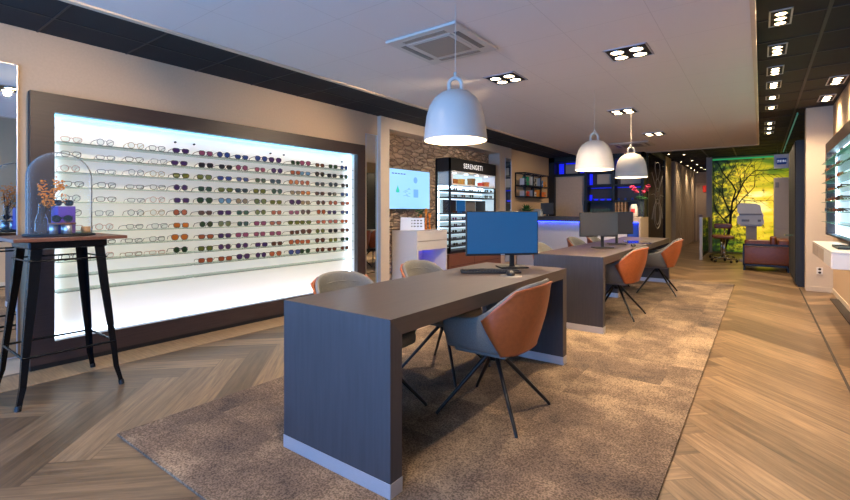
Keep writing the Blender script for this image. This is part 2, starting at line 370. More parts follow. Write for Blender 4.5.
# ------------------------------------------------------------------ floor: herringbone planks, one mesh
def make_floor():
    W = 0.185; n = 6; a = radians(45)
    bm = bmesh.new(); uvl = bm.loops.layers.uv.new('UVMap'); uve = bm.loops.layers.uv.new('edge'); tl = bm.faces.layers.float.new('tint')
    rnd = random.Random(3)
    x0, x1, y0, y1 = -4.6, 1.0, YF, 21.2
    ox = 0.545
    def plank(cx, cy, w, h, along):
        pts = [(cx,cy),(cx+w,cy),(cx+w,cy+h),(cx,cy+h)]
        P = [((px*cos(a)-py*sin(a))*W+ox, (px*sin(a)+py*cos(a))*W) for px, py in pts]
        if max(p[0] for p in P) < x0 or min(p[0] for p in P) > x1 or max(p[1] for p in P) < y0 or min(p[1] for p in P) > y1: return
        f = bm.faces.new([bm.verts.new((p[0], p[1], 0)) for p in P])
        r = rnd.random(); u0 = rnd.random()*50; v0 = rnd.random()*50
        f[tl] = r*r*.6+r*.4
        uv = [(0,0),(1,0),(1,1),(0,1)] if along == 'x' else [(0,1),(0,0),(1,0),(1,1)]
        for lp, (uu, vv) in zip(f.loops, uv): lp[uvl].uv = (u0+uu*n*W, v0+vv*W); lp[uve].uv = (uu*n, vv)
    for k in range(-120, 260):
        for m in range(-22, 12):
            x = k+2*n*m
            # rough cull
            wx = (x*cos(a)-k*sin(a))*W+ox; wy = (x*sin(a)+k*cos(a))*W
            if wx < x0-3 or wx > x1+3 or wy < y0-3 or wy > y1+3: continue
            plank(x, k, n, 1, 'x'); plank(x+n, k-n+1, 1, n, 'y')
    for co, no in [((x0,0,0),(-1,0,0)),((x1,0,0),(1,0,0)),((0,y0,0),(0,-1,0)),((0,y1,0),(0,1,0))]:
        bmesh.ops.bisect_plane(bm, geom=bm.verts[:]+bm.edges[:]+bm.faces[:], plane_co=co, plane_no=no, clear_outer=True)
    for v in bm.verts: v.co.z = 0
    bmesh.ops.recalc_face_normals(bm, faces=bm.faces[:])
    if sum(f.normal.z for f in bm.faces) < 0: bmesh.ops.reverse_faces(bm, faces=bm.faces[:])
    me = bpy.data.meshes.new('floor'); bm.to_mesh(me); bm.free(); me.materials.append(M['floor'])
    o = bpy.data.objects.new('floor', me); COL.objects.link(o); o['kind'] = 'structure'
make_floor()
b = MB()
for i in range(0): pass
# bordering strip of short boards along the wall display
def border():
    mb = MB(); y = -1.0
    mb.box(-4.36, -4.02, -2.3, 9.0, 0.001, 0.004)
    return mb
M['border'] = mat('oak_border_boards', (172,138,100), 0.4, noise=0.22, nscale=10, stretch=(.6,7,1))
struct('trim_1', border(), 'border')
struct('trim_2', MB().box(0.47, 0.485, -2.3, 9.1, 0.0005, 0.006), 'floor_dark')
struct('trim_3', MB().box(0.75, RX, 1.0, 8.2, 0.0005, 0.012), 'floor_dark')

# carpet
cp = MB(); cp.box(-2.757, -0.345, 0.957, 8.9, 0.001, 0.012)
solo('carpet', cp, 'carpet', 'large mottled grey-brown carpet of square tiles under the two desks', 'carpet')

# ------------------------------------------------------------------ shell
def wallbox(mb, *a): mb.box(*a)
w = MB()   # left wall with opening for display and stone niche
DY0, DY1, DZ0, DZ1 = 1.09, 4.34, 0.20, 1.96
w.box(WX-.14, WX, YF, DY0-.02, 0, CZ+.2)
w.box(WX-.14, WX, DY0-.02, DY1+.02, DZ1+.02, CZ+.2)
w.box(WX-.14, WX, DY0-.02, DY1+.02, 0, DZ0-.02)
w.box(WX-.14, WX, DY1+.02, 4.80, 0, CZ+.2)
w.box(WX-.14, WX, 9.02, YB+.2, 0, CZ+.2)
w.box(WX-.3, WX-.14, DY0-.05, DY1+.05, DZ0-.05, DZ1+.05)
struct('wall_left', w, 'wall')
p = MB()   # portal around niche
p.box(-4.62, -4.36, 4.86, 4.995, 0, 2.40); p.box(-4.62, -4.36, 8.47, 9.02, 0, 2.40); p.box(-4.62, -4.36, 4.86, 9.02, 2.40, CZ)
struct('trim_4', p, 'pier')
struct('wall_stone', MB().box(-4.72, -4.62, 4.98, 8.5, 0, 2.45), 'stone')
struct('trim_5', MB().box(-4.62, -4.355, 4.80, 4.86, 0, CZ), 'pier')

r = MB()
r.box(RX, RX+.15, YF, 9.0, 0, CZ2)
struct('wall_right', r, 'wall')
struct('wall_column', MB().box(0.545, RX+.15, 8.9, 9.15, 0, CZ2), 'pier')
struct('baseboard_right', MB().box(RX-.012, RX, 0.2, 8.9, 0, 0.07).box(0.54, RX, 8.888, 8.9, 0, 0.07), 'pier')
struct('wall_right_back', MB().box(RX, RX+.15, 9.0, 15.8, 0, CZ2), 'wall')
# back rooms
struct('wall_back', MB().box(WX-.14, -2.15, 11.62, 11.75, 0, CZ2), 'wall')
hl = MB(); hl.box(-2.3, -2.15, 14.1, 15.2, 0, CZ2); hl.box(-2.3, -2.15, 15.9, 21.0, 0, CZ2)
for i in range(9): hl.box(-2.16, -2.13, 16.0+i*.55, 16.36+i*.55, 0, CZ2)
struct('wall_hall_left', hl, 'pier')
struct('wall_hall_left_dark', MB().box(-2.34, -2.30, 15.2, 15.9, 0, CZ2), 'black_trim')
struct('wall_hall_end', MB().box(-2.3, -0.9, 21.0, 21.1, 0, CZ2), 'beige_box')
struct('wall_hall_right', MB().box(-1.25, -1.19, 15.5, 21.0, 0, CZ2).box(-1.27, -1.13, 15.36, 15.5, 0, CZ2), 'greycab')
struct('wall_far', MB().box(-1.19, 1.0, 15.62, 15.75, 0, CZ2), 'wall')
struct('ceiling', MB().box(-3.56, -0.05, YF, YB, CZ, CZ+.05), 'ceiling')
cb = MB(); cb.box(WX-.2, -3.56, YF, YB+.1, CZ+.004, CZ+.06); cb.box(-0.05, 1.0, YF, 21.1, CZ2, CZ2+.06); cb.box(WX-.2, -0.05, YB, 21.1, CZ2, CZ2+.06)
struct('ceiling_black', cb, 'ceil_black')
t = MB(); t.box(-3.60, -3.555, YF, YB, CZ-.014, CZ+.01); t.box(-0.06, -0.03, YF, YB, CZ-.012, CZ2); t.box(-3.56, -0.03, YB-.02, YB+.02, CZ-.012, CZ2)
struct('trim_6', t, 'pier')
# black ceiling joint lines
M['joint'] = mat('ceiling_joint', (38,36,34), 0.6)
t = MB()
for i in range(24): t.box(WX, -3.6, -2.0+.6*i-.006+.0, -2.0+.6*i+.006, CZ-.001, CZ+.004)
t.box(-4.02, -4.005, YF, YB, CZ-.001, CZ+.004)
for i in range(32): t.box(-0.03, RX, -2.0+.6*i-.008, -2.0+.6*i+.008, CZ2-.008, CZ2)
for i in range(16): t.box(-2.3, -0.03, 11.8+.6*i-.01, 11.8+.6*i+.01, CZ2-.012, CZ2)
for x in (.42,): t.box(x-.012, x+.012, YF, 15.5, CZ2-.01, CZ2)
for x in (-.55,-1.2): t.box(x-.015, x+.015, 11.6, 15.5, CZ2-.012, CZ2)
struct('trim_7', t, 'joint')
# shop front behind the camera: mullions + glass
f = MB()
f.box(WX-.14, WX+.05, YF-.08, YF, 0, CZ2); f.box(RX-.05, RX+.15, YF-.08, YF, 0, CZ2); f.box(WX, RX, YF-.08, YF, 2.35, CZ2+.05); f.box(WX, RX, YF-.08, YF, 0, .12)
for x in (-2.7, -1.0): f.box(x-.03, x+.03, YF-.08, YF, .12, 2.35)
wf = struct('window_1', f, 'black_trim')
struct('window_pane', MB().box(WX+.05, RX-.05, YF-.05, YF-.044, .12, 2.35), 'glass_clear', wf)

# ------------------------------------------------------------------ glasses
def rrect(w, h, r, n=5, k=0.0):
    """rounded lens outline in (y,z); k narrows the bottom"""
    pts = []
    for cx, cy, a0 in ((w/2-r, h/2-r, 0), (-w/2+r, h/2-r, 90), (-w/2+r, -h/2+r, 180), (w/2-r, -h/2+r, 270)):
        for i in range(n):
            a = radians(a0+90*i/(n-1)); y = cx+r*cos(a); z = cy+r*sin(a)
            pts.append((y*(1-k*max(0, -z/h*2)), z))
    return pts
STY = {'square': (.050,.038,.013,.10), 'round': (.047,.046,.0229,0), 'aviator': (.054,.047,.019,.28), 'narrow': (.050,.029,.011,.06), 'cat': (.054,.036,.014,.22)}
_gm = {}
def gcol(c, rough=.2, metal=0, em=None):
    k = ('c', c, rough, metal)
    if k not in _gm:
        _gm[k] = mat('eyewear_%s_%d' % ('lens' if rough < .15 else 'rim', len(_gm)), c, rough, metal)
    return _gm[k]
M['demo_lens'] = clear('clear_demo_lens', (248,250,250), 0.02, (235,238,238), fres=1.05)
def glasses_meshes(style, fcol, lcol, thick, folded=False):
    k = (style, fcol, lcol, thick, folded)
    if k in _gm: return _gm[k]
    w, h, r, kk = STY[style]; out = rrect(w, h, r, 5, kk); zc = h/2+.004; yc = w/2+.009
    fr = MB()
    for s_ in (-1, 1): fr.tube([(0, s_*(yc)+s_*y*1.0, zc+z) for y, z in out], thick, 5, closed=True)
    fr.tube([(0, -.010, zc+.008), (.002, 0, zc+.012), (0, .010, zc+.008)], thick, 5)
    fm = fr.mesh('frame', [gcol(fcol, .3)])
    le = MB()
    for s_ in (1,): pass
    L = []
    for s_ in (-1, 1):
        l = MB(); l.prism([(-.0008, s_*yc+s_*y, zc+z) for y, z in out], (.0016, 0, 0))
        L.append(l.mesh('lens', [M['demo_lens'] if lcol is None else gcol(lcol, .12)]))
    T = []
    for s_ in (-1, 1):
        y = s_*(yc+w/2); t = MB(); t.tube([(0, y, zc+h*.30), (-.05, y*1.01, zc+h*.26), (-.10, y*1.0, zc+h*.10), (-.132, y*.95, .004)], [thick*1.15, thick, thick, thick*1.1], 5)
        if folded: t = MB(); t.tube([(0, y, zc+h*.3), (-.008, y*.98, zc+h*.28), (-.012, y*.3, zc+h*.15), (-.016, -y*.8, zc-h*.2)], thick, 5)
        T.append(t.mesh('temple', [gcol(fcol, .3)]))
    _gm[k] = (fm, L, T); return _gm[k]
def place_glasses(name, loc, rz, style, fcol, lcol, label, group, thick=.0022, scale=1.0, parts=True, folded=False):
    fm, L, T = glasses_meshes(style, fcol, lcol, thick, folded)
    o = thing(name, label, 'sunglasses' if lcol else 'glasses', loc, rz, group); o.scale = (scale,)*3
    for me, nm in [(fm, 'frame')]+[(x, 'lens') for x in L]+[(x, 'temple') for x in T]:
        c = bpy.data.objects.new(nm, me); COL.objects.link(c); c.parent = o
    return o

# ------------------------------------------------------------------ big wall display
BX = WX-.10      # back panel plane
disp = thing('display_case', 'large illuminated white wall display with a dark brown frame and rows of glass shelves', 'display case', (-4.39, 2.7, 0))
f = MB()
FX0, FX1 = WX+.001, -4.355
f.box(FX0, FX1, .945, DY0, .04, 2.10); f.box(FX0, FX1, DY1, 4.485, .04, 2.10); f.box(FX0, FX1, DY0, DY1, DZ1, 2.10); f.box(FX0, FX1, DY0, DY1, .04, DZ0)
part('frame', f, 'wenge', disp)
part('plinth', MB().box(FX0, FX1-.02, .95, 4.48, 0, .04), 'black_trim', disp)
f = MB(); f.box(BX, FX0, DY0-.015, DY0, DZ0, DZ1); f.box(BX, FX0, DY1, DY1+.015, DZ0, DZ1); f.box(BX, FX0, DY0, DY1, DZ1, DZ1+.015); f.box(BX, FX0, DY0, DY1, DZ0-.015, DZ0)
part('reveal', f, 'white', disp)
part('back_panel', MB().box(BX-.02, BX, DY0-.015, DY1+.015, DZ0-.015, DZ1+.015), 'luminous', disp)
part('light_strip', MB().box(BX+.03, BX+.05, DY0+.01, DY1-.01, DZ1-.012, DZ1-.002), 'led_top', disp)
part('light_strip', MB().box(BX+.012, BX+.03, DY0+.01, DY1-.01, DZ0+.002, DZ0+.014), 'led', disp)
part('light_strip', MB().box(BX+.012, BX+.03, DY1-.014, DY1-.002, DZ0+.02, DZ1-.02), 'led', disp)
part('light_strip', MB().box(BX+.012, BX+.03, DY0+.002, DY0+.014, DZ0+.02, DZ1-.02), 'led', disp)
segs = [(DY0+.01, 2.13), (2.15, 3.19), (3.21, 4.25)]
SZ = [1.738-.1165*k for k in range(11)]
SX = BX+.185
for (a, c) in segs:
    for z in SZ: part('glass_shelf', MB().box(BX+.005, SX, a, c, z-.007, z), 'glass_shelf', disp)
for y in (1.12, 2.05, 2.23, 3.10, 3.28, 4.2):
    part('bracket', MB().lathe([(0.0001,0),(.009,0),(.009,.02),(.0001,.02)], 10, (BX, y, 1.86), axis='x'), 'metal_black', disp)

ys = [[1.20,1.43,1.65,1.84,2.035],[2.272,2.468,2.667,2.879,3.075],[3.326,3.485,3.714,3.909,4.115]]
lens_pal = [('dark grey',(34,32,36)),('black',(20,20,24)),('brown',(92,52,34)),('green',(40,66,40)),('olive',(104,104,40)),('amber',(196,104,34)),('rose',(150,74,96)),('blue',(52,72,122)),('pale blue',(104,146,170)),('plum',(70,44,84)),('copper',(168,84,48)),('sand',(150,126,92))]
clear_pal = [('black',(24,24,26)),('silver',(110,112,118)),('tortoiseshell',(128,78,46)),('dark brown',(60,42,34)),('gold',(170,140,90)),('grey',(96,98,104)),('rose gold',(190,140,120))]
styles = list(STY)
rg = random.Random(11)
sty_name = {'square':'square','round':'round','aviator':'aviator','narrow':'narrow','cat':'wide'}
# lens colours per row chosen after the photograph (segment 2 / 3)
P = {n: c for n, c in lens_pal}
seg1_sun = ['plum','plum','olive','plum','plum','copper','amber','amber','green']
tbl = [
 ['rose','blue','blue','blue','plum','green','rose','brown','green','blue'],
 ['dark grey','dark grey','rose','rose','plum','copper','pale blue','black','black','green'],
 ['olive','blue','blue','green','black','amber','copper','black','dark grey','dark grey'],
 ['green','olive','dark grey','olive','green','sand','amber','brown','dark grey','blue'],
 ['green','pale blue','sand','olive','olive','plum','sand','brown','copper','copper'],
 ['brown','plum','green','olive','copper','rose','brown','copper','plum','blue'],
 ['green','olive','green','rose','copper','olive','olive','copper','copper','copper'],
 ['copper','plum','rose','rose','rose','brown','brown','olive','black','brown'],
 ['olive','plum','plum','plum','brown','copper','copper','brown','olive','green'],
 ['copper','copper','plum','plum','copper','blue','green','brown','brown','brown'],
]
for r_ in range(10):
    for c_ in range(15):
        sgi, k = divmod(c_, 5)
        if sgi == 0 and r_ == 9: continue
        y = ys[sgi][k]+rg.uniform(-.012, .012); z = SZ[r_]+.0015
        rz = radians(rg.uniform(-14, 6))
        if c_ < 4:
            nm, fc = clear_pal[rg.randrange(len(clear_pal))]; st = rg.choice(['square','round','narrow','cat'])
            lab = f"{nm} framed {sty_name[st]} eyeglasses on large wall display, {ORD[r_]} shelf down, {ORD[c_]} from left"
            place_glasses('eyeglasses', (SX-.035, y, z), rz, st, fc, None, lab, 'eyeglasses on the large wall display', .0024, 1.08)
        else:
            nm = seg1_sun[r_] if c_ == 4 else tbl[r_][c_-5]; lc = P[nm]; st = rg.choice(['square','round','aviator','cat','square'])
            fc = rg.choice([(26,24,26),(70,46,34),(90,84,70),(30,30,44),(24,24,24)])
            lab = f"{nm} {sty_name[st]} sunglasses on large wall display, {ORD[r_]} shelf down, {ORD[c_]} from left"
            place_glasses('sunglasses', (SX-.035, y, z), rz, st, fc, lc, lab, 'sunglasses on the large wall display', .0028, 1.12)

# ------------------------------------------------------------------ mirrors
def wall_mirror(y0, y1, z0, z1, x, label):
    t = thing('wall_mirror', label, 'mirror', (x, (y0+y1)/2, z0))
    part('mirror_panel', MB().box(x, x+.014, y0+.008, y1-.008, z0+.008, z1-.008), 'mirror', t)
    f = MB(); f.box(x, x+.018, y0, y0+.008, z0, z1); f.box(x, x+.018, y1-.008, y1, z0, z1); f.box(x, x+.018, y0, y1, z1-.008, z1); f.box(x, x+.018, y0, y1, z0, z0+.008)
    part('edge_trim', f, 'alu', t)
wall_mirror(-.35, .885, .12, 2.28, WX+.002, 'tall wide wall mirror at the left edge, behind the bar table')
wall_mirror(4.55, 4.79, .12, 2.28, WX+.002, 'narrow tall mirror between the large display and the cream pier')
wall_mirror(8.70, 8.97, .12, 2.33, -4.358, 'narrow tall mirror on the cream pier beyond the stone wall')

# ------------------------------------------------------------------ desks
DW0, DW1, DH, DT = -1.93, -1.222, .752, .075
def desk(y0, y1, label, mid=None):
    t = thing('desk', label, 'desk', ((DW0+DW1)/2, (y0+y1)/2, 0.013))
    part('tabletop', MB().prism([(DW0,y0,DH),(DW0,y1,DH),(DW0,y1-DT,DH-DT),(DW0,y0+DT,DH-DT)], (DW1-DW0,0,0)), 'desk', t)
    for (a, c) in [(y0, y0+DT), (y1-DT, y1)]:
        za, zc_ = (DH, DH-DT) if a == y0 else (DH-DT, DH)
        pn = part('side_panel', MB().prism([(DW0,a,.075),(DW0,c,.075),(DW0,c,zc_),(DW0,a,za)], (DW1-DW0,0,0)), 'desk_v', t)
        part('plinth', MB().box(DW0-.002, DW1+.002, a-.002, c+.002, .013, .075), 'alu', pn)
    return t
desk(1.405, 3.50, 'nearest brown-grey waterfall desk on aluminium plinths with the blue-screened monitor')
d2 = desk(4.52, 8.46, 'long brown-grey desk behind the nearest one, carrying two dark monitors')
pn = part('centre_support', MB().box(-1.72, -1.57, 6.53, 6.605, .075, DH-DT), 'desk_v', d2)
part('plinth', MB().box(-1.722, -1.568, 6.528, 6.607, .013, .075), 'alu', pn)

# ------------------------------------------------------------------ chair
def chair_proto():
    root = thing('swivel_armchair', 'x', 'chair')
    # U path: (x,y) at bottom and top, front=+y ; symmetric; index 0..N
    half_bot = [(.235,.19),(.245,.04),(.212,-.140),(.145,-.205),(.07,-.222),(0,-.225)]
    half_top = [(.292,.20),(.300,.06),(.294,-.06),(.232,-.235),(.12,-.312),(0,-.33)]
    ztop = [.585,.598,.606,.778,.800,.805]
    zbot = [.425,.405,.392,.395,.40,.40]
    def full(h, mirror_z=False): return h[:-1]+[(-a, c) for a, c in h[::-1]]
    B = full(half_bot); T = full(half_top); ZT = ztop[:-1]+ztop[::-1]; ZB = zbot[:-1]+zbot[::-1]
    N = len(B); R = 7; th = .032
    def outer(i, r, off=0.0):
        k = r/(R-1); b_ = Vector((*B[i], ZB[i])); t_ = Vector((*T[i], ZT[i]))
        p = b_.lerp(t_, k); bulge = sin(pi*k)*.018
        n = Vector((p.x, p.y*1.0+.02, 0)); n = n.normalized() if n.length > 0 else n
        return p+n*(bulge+off)
    # subdivided grid along path for smoothness
    def grid(off, idx):
        return [[outer(i, r, off) for r in range(R)] for i in idx]
    # grey shell (closed thickness)
    go = grid(0, range(N)); gi = grid(-th, range(N))
    mb = MB(); vs = []; fs = []
    for g in (go, gi):
        for row in g: vs += row
    o2 = N*R
    for i in range(N-1):
        for r in range(R-1):
            fs.append((i*R+r, (i+1)*R+r, (i+1)*R+r+1, i*R+r+1)); fs.append((o2+i*R+r, o2+i*R+r+1, o2+(i+1)*R+r+1, o2+(i+1)*R+r))
        fs.append((i*R+R-1, (i+1)*R+R-1, o2+(i+1)*R+R-1, o2+i*R+R-1)); fs.append((i*R, o2+i*R, o2+(i+1)*R, (i+1)*R))
    for i in (0, N-1):
        for r in range(R-1): fs.append((i*R+r, i*R+r+1, o2+i*R+r+1, o2+i*R+r))
    mb.add(vs, fs, 0, True)
    sh = part('shell', mb, 'fabric', root, False)
    md = sh.modifiers.new('s', 'SUBSURF'); md.levels = 1; md.render_levels = 2
    # leather back cover, crisp panels over the rear half of the shell
    ids = list(range(2, N-2)); n_ = len(ids); mb = MB(); vs = []; fs = []
    def co(i, r, off):
        p = outer(i, r, off)
        if r == R-1: p = p.lerp(outer(i, r-1, off), .30)
        return p
    for off in (.008, -.006):
        for i in ids: vs += [co(i, r, off) for r in range(R)]
    o2 = n_*R
    for i in range(n_-1):
        for r in range(R-1):
            fs.append((i*R+r, (i+1)*R+r, (i+1)*R+r+1, i*R+r+1)); fs.append((o2+i*R+r, o2+i*R+r+1, o2+(i+1)*R+r+1, o2+(i+1)*R+r))
        fs.append((i*R+R-1, (i+1)*R+R-1, o2+(i+1)*R+R-1, o2+i*R+R-1)); fs.append((i*R, o2+i*R, o2+(i+1)*R, (i+1)*R))
    for i in (0, n_-1):
        for r in range(R-1): fs.append((i*R+r, i*R+r+1, o2+i*R+r+1, o2+i*R+r))
    mb.add(vs, fs, 0, True)
    cv = part('back_cover', mb, 'leather', root, False, 'cognac leather outer back')
    me = cv.data; at = me.attributes.new('crease_edge', 'FLOAT', 'EDGE')
    rim = set()
    for ii in range(n_):
        for r in (0, R-1): rim |= {ii*R+r, o2+ii*R+r}
    for r in range(R): rim |= {r, o2+r, (n_-1)*R+r, o2+(n_-1)*R+r}
    for e_ in me.edges: at.data[e_.index].value = 1.0 if (e_.vertices[0] in rim and e_.vertices[1] in rim) else 0.0
    md = cv.modifiers.new('s', 'SUBSURF'); md.levels = 1; md.render_levels = 2
    # seat cushion
    mb = MB(); mb.box(-.198, .198, -.13, .225, .385, .465, bev=.03)
    part('seat', mb, 'fabric', root, False)
    # underseat pan
    part('seat_base', MB().box(-.17, .17, -.15, .175, .366, .392, bev=.008), 'fabric', root, False)
    # quilting ridges inside the back
    mb = MB()
    for z_ in (3, 4, 5):
        mb.tube([outer(i, z_, -th-.002) for i in range(3, N-3)], .004, 6)
    part('quilting', mb, 'fabric', root, False)
    mb = MB(); mb.lathe([(.0001,.30),(.030,.30),(.036,.325),(.036,.366),(.0001,.366)], 16)
    part('hub', mb, 'metal_black', root, False)
    for (sx, sy) in ((1,1),(1,-1),(-1,1),(-1,-1)):
        mb = MB(); mb.tube([(sx*.015, sy*.015, .352), (sx*.235, sy*.235, .028), (sx*.247, sy*.247, .008), (sx*.249, sy*.249, 0)], [.0145,.0105,.010,.0105], 8)
        part('leg', mb, 'metal_black', root, False)
    return root
ch0 = chair_proto()
seats = [
 (-1.285, 2.425, 92, 'tan leather and grey fabric swivel armchair on the aisle side of the nearest desk'),
 (-1.285, 1.84, 86, 'grey and tan armchair mostly hidden behind the nearest desk front panel, aisle side'),
 (-1.89, 1.97, -90, 'grey armchair on the display side of the nearest desk, its back above the tabletop'),
 (-1.90, 2.80, -88, 'grey armchair on the display side of the nearest desk, the one near the monitor'),
 (-1.33, 5.47, 88, 'tan armchair on the aisle side of the long desk, beside the dark grey monitor'),
 (-1.22, 7.33, 96, 'tan armchair at the far end of the long desk, aisle side'),
 (-1.95, 5.33, -86, 'armchair on the wall side of the long desk, seen just right of the blue screen'),
 (-1.99, 6.72, -92, 'middle one of the three armchairs on the wall side of the long desk'),
 (-1.90, 7.36, -88, 'rearmost of the three armchairs on the wall side of the long desk'),
]
for i, (x, y, rz, lb) in enumerate(seats):
    if i == 1: continue
    o = ch0 if i == 0 else copy_tree(ch0)
    o.location = (x, y, .0125); o.rotation_euler = (0,0,radians(rz)); tag(o, lb, 'chair', 'swivel armchairs at the desks')

# ------------------------------------------------------------------ monitors / keyboards / mice
def monitor(x, y, zc, w_, h_, yaw, scr, label, pole=0.0, tilt=0):
    t = thing('monitor', label, 'monitor', (x, y, DH+.0005), radians(yaw))
    z0 = zc-DH
    part('casing', MB().box(-w_/2, w_/2, -.012, .02, z0-h_/2, z0+h_/2, bev=.004), 'plastic_black', t, False)
    part('screen', MB().box(-w_/2+.008, w_/2-.008, -.0135, -.0115, z0-h_/2+.016, z0+h_/2-.008), scr, t, False)
    part('logo_badge', MB().box(-.016, .016, -.0137, -.0118, z0-h_/2+.003, z0-h_/2+.011), 'alu', t, False)
    part('stand_pole', MB().box(pole-.016, pole+.016, .02, .042, .01, z0+.03).box(pole-.06, pole+.06, .018, .03, z0-.06, z0+.06), 'plastic_black', t, False)
    part('stand_base', MB().box(pole-.11, pole+.11, -.05, .11, 0, .012, bev=.004), 'plastic_black', t, False)
    return t
monitor(-1.625, 3.20, 1.026, .585, .345, 38+8, 'screen_blue', 'computer monitor with a bright blue screen on the nearest desk', .09)
monitor(-1.57, 5.62, 1.035, .465, .29, 40, 'screen_off', 'dark grey computer monitor standing on the long desk', .06)
monitor(-1.60, 6.40, 1.04, .50, .30, 24, 'screen_off', 'black computer monitor partly hidden behind the dark grey one', .05)
def keyboard(x, y, yaw, label):
    t = thing('keyboard', label, 'keyboard', (x, y, DH+.0005), radians(yaw))
    part('case', MB().box(-.215, .215, -.065, .065, 0, .014, bev=.004), 'plastic_black', t, False)
    mb = MB()
    for r_ in range(5):
        for c_ in range(19): mb.box(-.205+c_*.0215, -.187+c_*.0215, -.052+r_*.0215, -.034+r_*.0215, .014, .020)
    part('keys', mb, 'plastic_black', t, False)
keyboard(-1.585, 2.93, 36, 'black keyboard in front of the blue-screened monitor')
def mouse(x, y, yaw, label):
    mb = MB(); mb.ball((0,0,.008), .03, 14, sq=(1,1.75,.85)); mb.v = [(a, c, max(0, d)) for a, c, d in mb.v]
    mb.xf(Matrix.Translation((x, y, DH+.002)) @ Matrix.Rotation(radians(yaw), 4, 'Z'))
    solo('computer_mouse', mb, 'plastic_black', label, 'mouse')
solo('mouse_pad', MB().lathe([(.0001,0),(.075,0),(.075,.0015),(.0001,.0015)], 32, (-1.385, 2.86, DH+.0003)), 'mach_dark', 'round grey mouse mat on the nearest desk', 'mouse mat')
mouse(-1.40, 2.88, 36, 'black computer mouse on the round grey mat')
M['blue_reflection_panel'] = mat('blue_reflection_tint', (20,34,110), 0.08, coat=1)  # panel put in for the counter LED's reflection, blue in its base colour
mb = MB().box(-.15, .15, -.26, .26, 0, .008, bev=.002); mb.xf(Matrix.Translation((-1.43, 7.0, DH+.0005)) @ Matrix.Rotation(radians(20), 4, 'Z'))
solo('blue_reflection_panel', mb, 'blue_reflection_panel', 'glossy panel flat on the long desk, coloured blue for a reflection', 'blue_reflection_panel')
mouse(-1.30, 6.18, 20, 'black computer mouse beside the dark monitors')

# ------------------------------------------------------------------ pendants
def pend():
    root = thing('pendant_lamp', 'x', 'lamp')
    R_ = .208; H_ = .335
    prof = [(R_, 0), (R_-.002, .02), (R_-.008, .08), (R_-.018, .16), (R_-.036, .225), (R_-.068, .277), (R_-.112, .313), (R_-.16, .331), (.0001, H_)]
    inn = [(.0001, H_-.012)]+[(max(.0001, a-.006), c-.006) for a, c in prof[::-1][1:-1]]+[(R_-.006, .0), (R_, 0)]
    s1 = part('shade', MB().lathe(prof, 48).lathe([(R_-.006, .001), (R_, 0)], 48), 'lamp_white', root, False)
    part('inner_shade', MB().lathe(inn[:-1], 48), 'lamp_in', root, False, 'glowing inside of the shade')
    part('diffuser', MB().lathe([(.0001,.055),(.09,.058),(.145,.075)], 32), 'lamp_in', root, False)
    mb = MB(); pts = [(-.040, 0, H_-.012), (-.041, 0, H_+.025)]+[(-.041*cos(radians(a)), 0, H_+.035+.042*sin(radians(a))) for a in range(0, 181, 20)]+[(.041, 0, H_+.025), (.040, 0, H_-.012)]
    mb.tube(pts, .0125, 10); mb.xf(Matrix.Rotation(radians(37), 4, 'Z'))
    part('hanging_loop', mb, 'lamp_white', root, False)
    part('cord_clasp', MB().lathe([(.0001,H_+.085),(.009,H_+.087),(.009,H_+.115),(.0001,H_+.118)], 12), 'lamp_white', root, False)
    part('cord', MB().tube([(0,0,H_+.11), (0,0,CZ-1.66)], .0022, 6), 'lamp_white', root, False)
    return root
p0 = pend()
for i, (x, y, lb) in enumerate([(-1.61, 2.50, 'nearest large white bell pendant lamp above the blue-screened monitor'), (-1.50, 5.20, 'middle white bell pendant lamp above the near end of the long desk'), (-1.43, 6.66, 'rearmost white bell pendant lamp, right of the middle one')]):
    o = p0 if i == 0 else copy_tree(p0)
    o.location = (x, y, 1.66); tag(o, lb, 'lamp', 'white bell pendant lamps over the desks')

# ------------------------------------------------------------------ lights in ceiling
def spot(x, y, z, power, ang=95, blend=.9, rad=.045, col=(1.0,.76,.50), aim=None, name='ceiling_spot_light', parent=None):
    l = bpy.data.lights.new(name, 'SPOT'); l.energy = power; l.spot_size = radians(ang); l.spot_blend = blend; l.shadow_soft_size = rad; l.color = col
    o = bpy.data.objects.new(name, l); COL.objects.link(o); o.location = (x, y, z)
    d = Vector(aim)-Vector((x, y, z)) if aim else Vector((0,0,-1))
    o.rotation_euler = d.to_track_quat('-Z', 'Y').to_euler(); return o
PK = 1.6
def downlight(x, y, z, nx, ny, pitch, label, group, aims=None, power=30, rot=0, ang=95):
    w_, h_ = nx*pitch/2+.02, ny*pitch/2+.02
    t = thing('recessed_downlight', label, 'ceiling light', (x, y, z), rot, group)
    f = MB(); e = .012
    f.box(-w_, w_, -h_, -h_+e, -.008, .002); f.box(-w_, w_, h_-e, h_, -.008, .002); f.box(-w_, -w_+e, -h_, h_, -.008, .002); f.box(w_-e, w_, -h_, h_, -.008, .002)
    part('trim_frame', f, 'alu', t, False)
    part('recess_plate', MB().box(-w_+e, w_-e, -h_+e, h_-e, -.004, -.001), 'dark_hole', t, False)
    for i in range(nx):
        for j in range(ny):
            cx = (i-(nx-1)/2)*pitch; cy = (j-(ny-1)/2)*pitch
            b_ = part('lamp', MB().lathe([(pitch*.30,-.004),(pitch*.40,-.004),(pitch*.41,-.016),(pitch*.36,-.016),(pitch*.30,-.004)], 20, (cx, cy, 0)), 'chrome', t, False)
            part('bulb', MB().lathe([(.0001,-.017),(pitch*.2,-.016),(pitch*.345,-.010)], 20, (cx, cy, 0)), 'bulb', b_, False)
    if power:
        spot(x, y, z-.04, power*PK, max(ang, 130), aim=aims)
G4 = 'four-lamp downlights in the white ceiling'
downlight(-2.10, 4.21, CZ, 2, 2, .15, 'four-lamp square downlight beside the ceiling air-conditioning unit', G4, power=135)
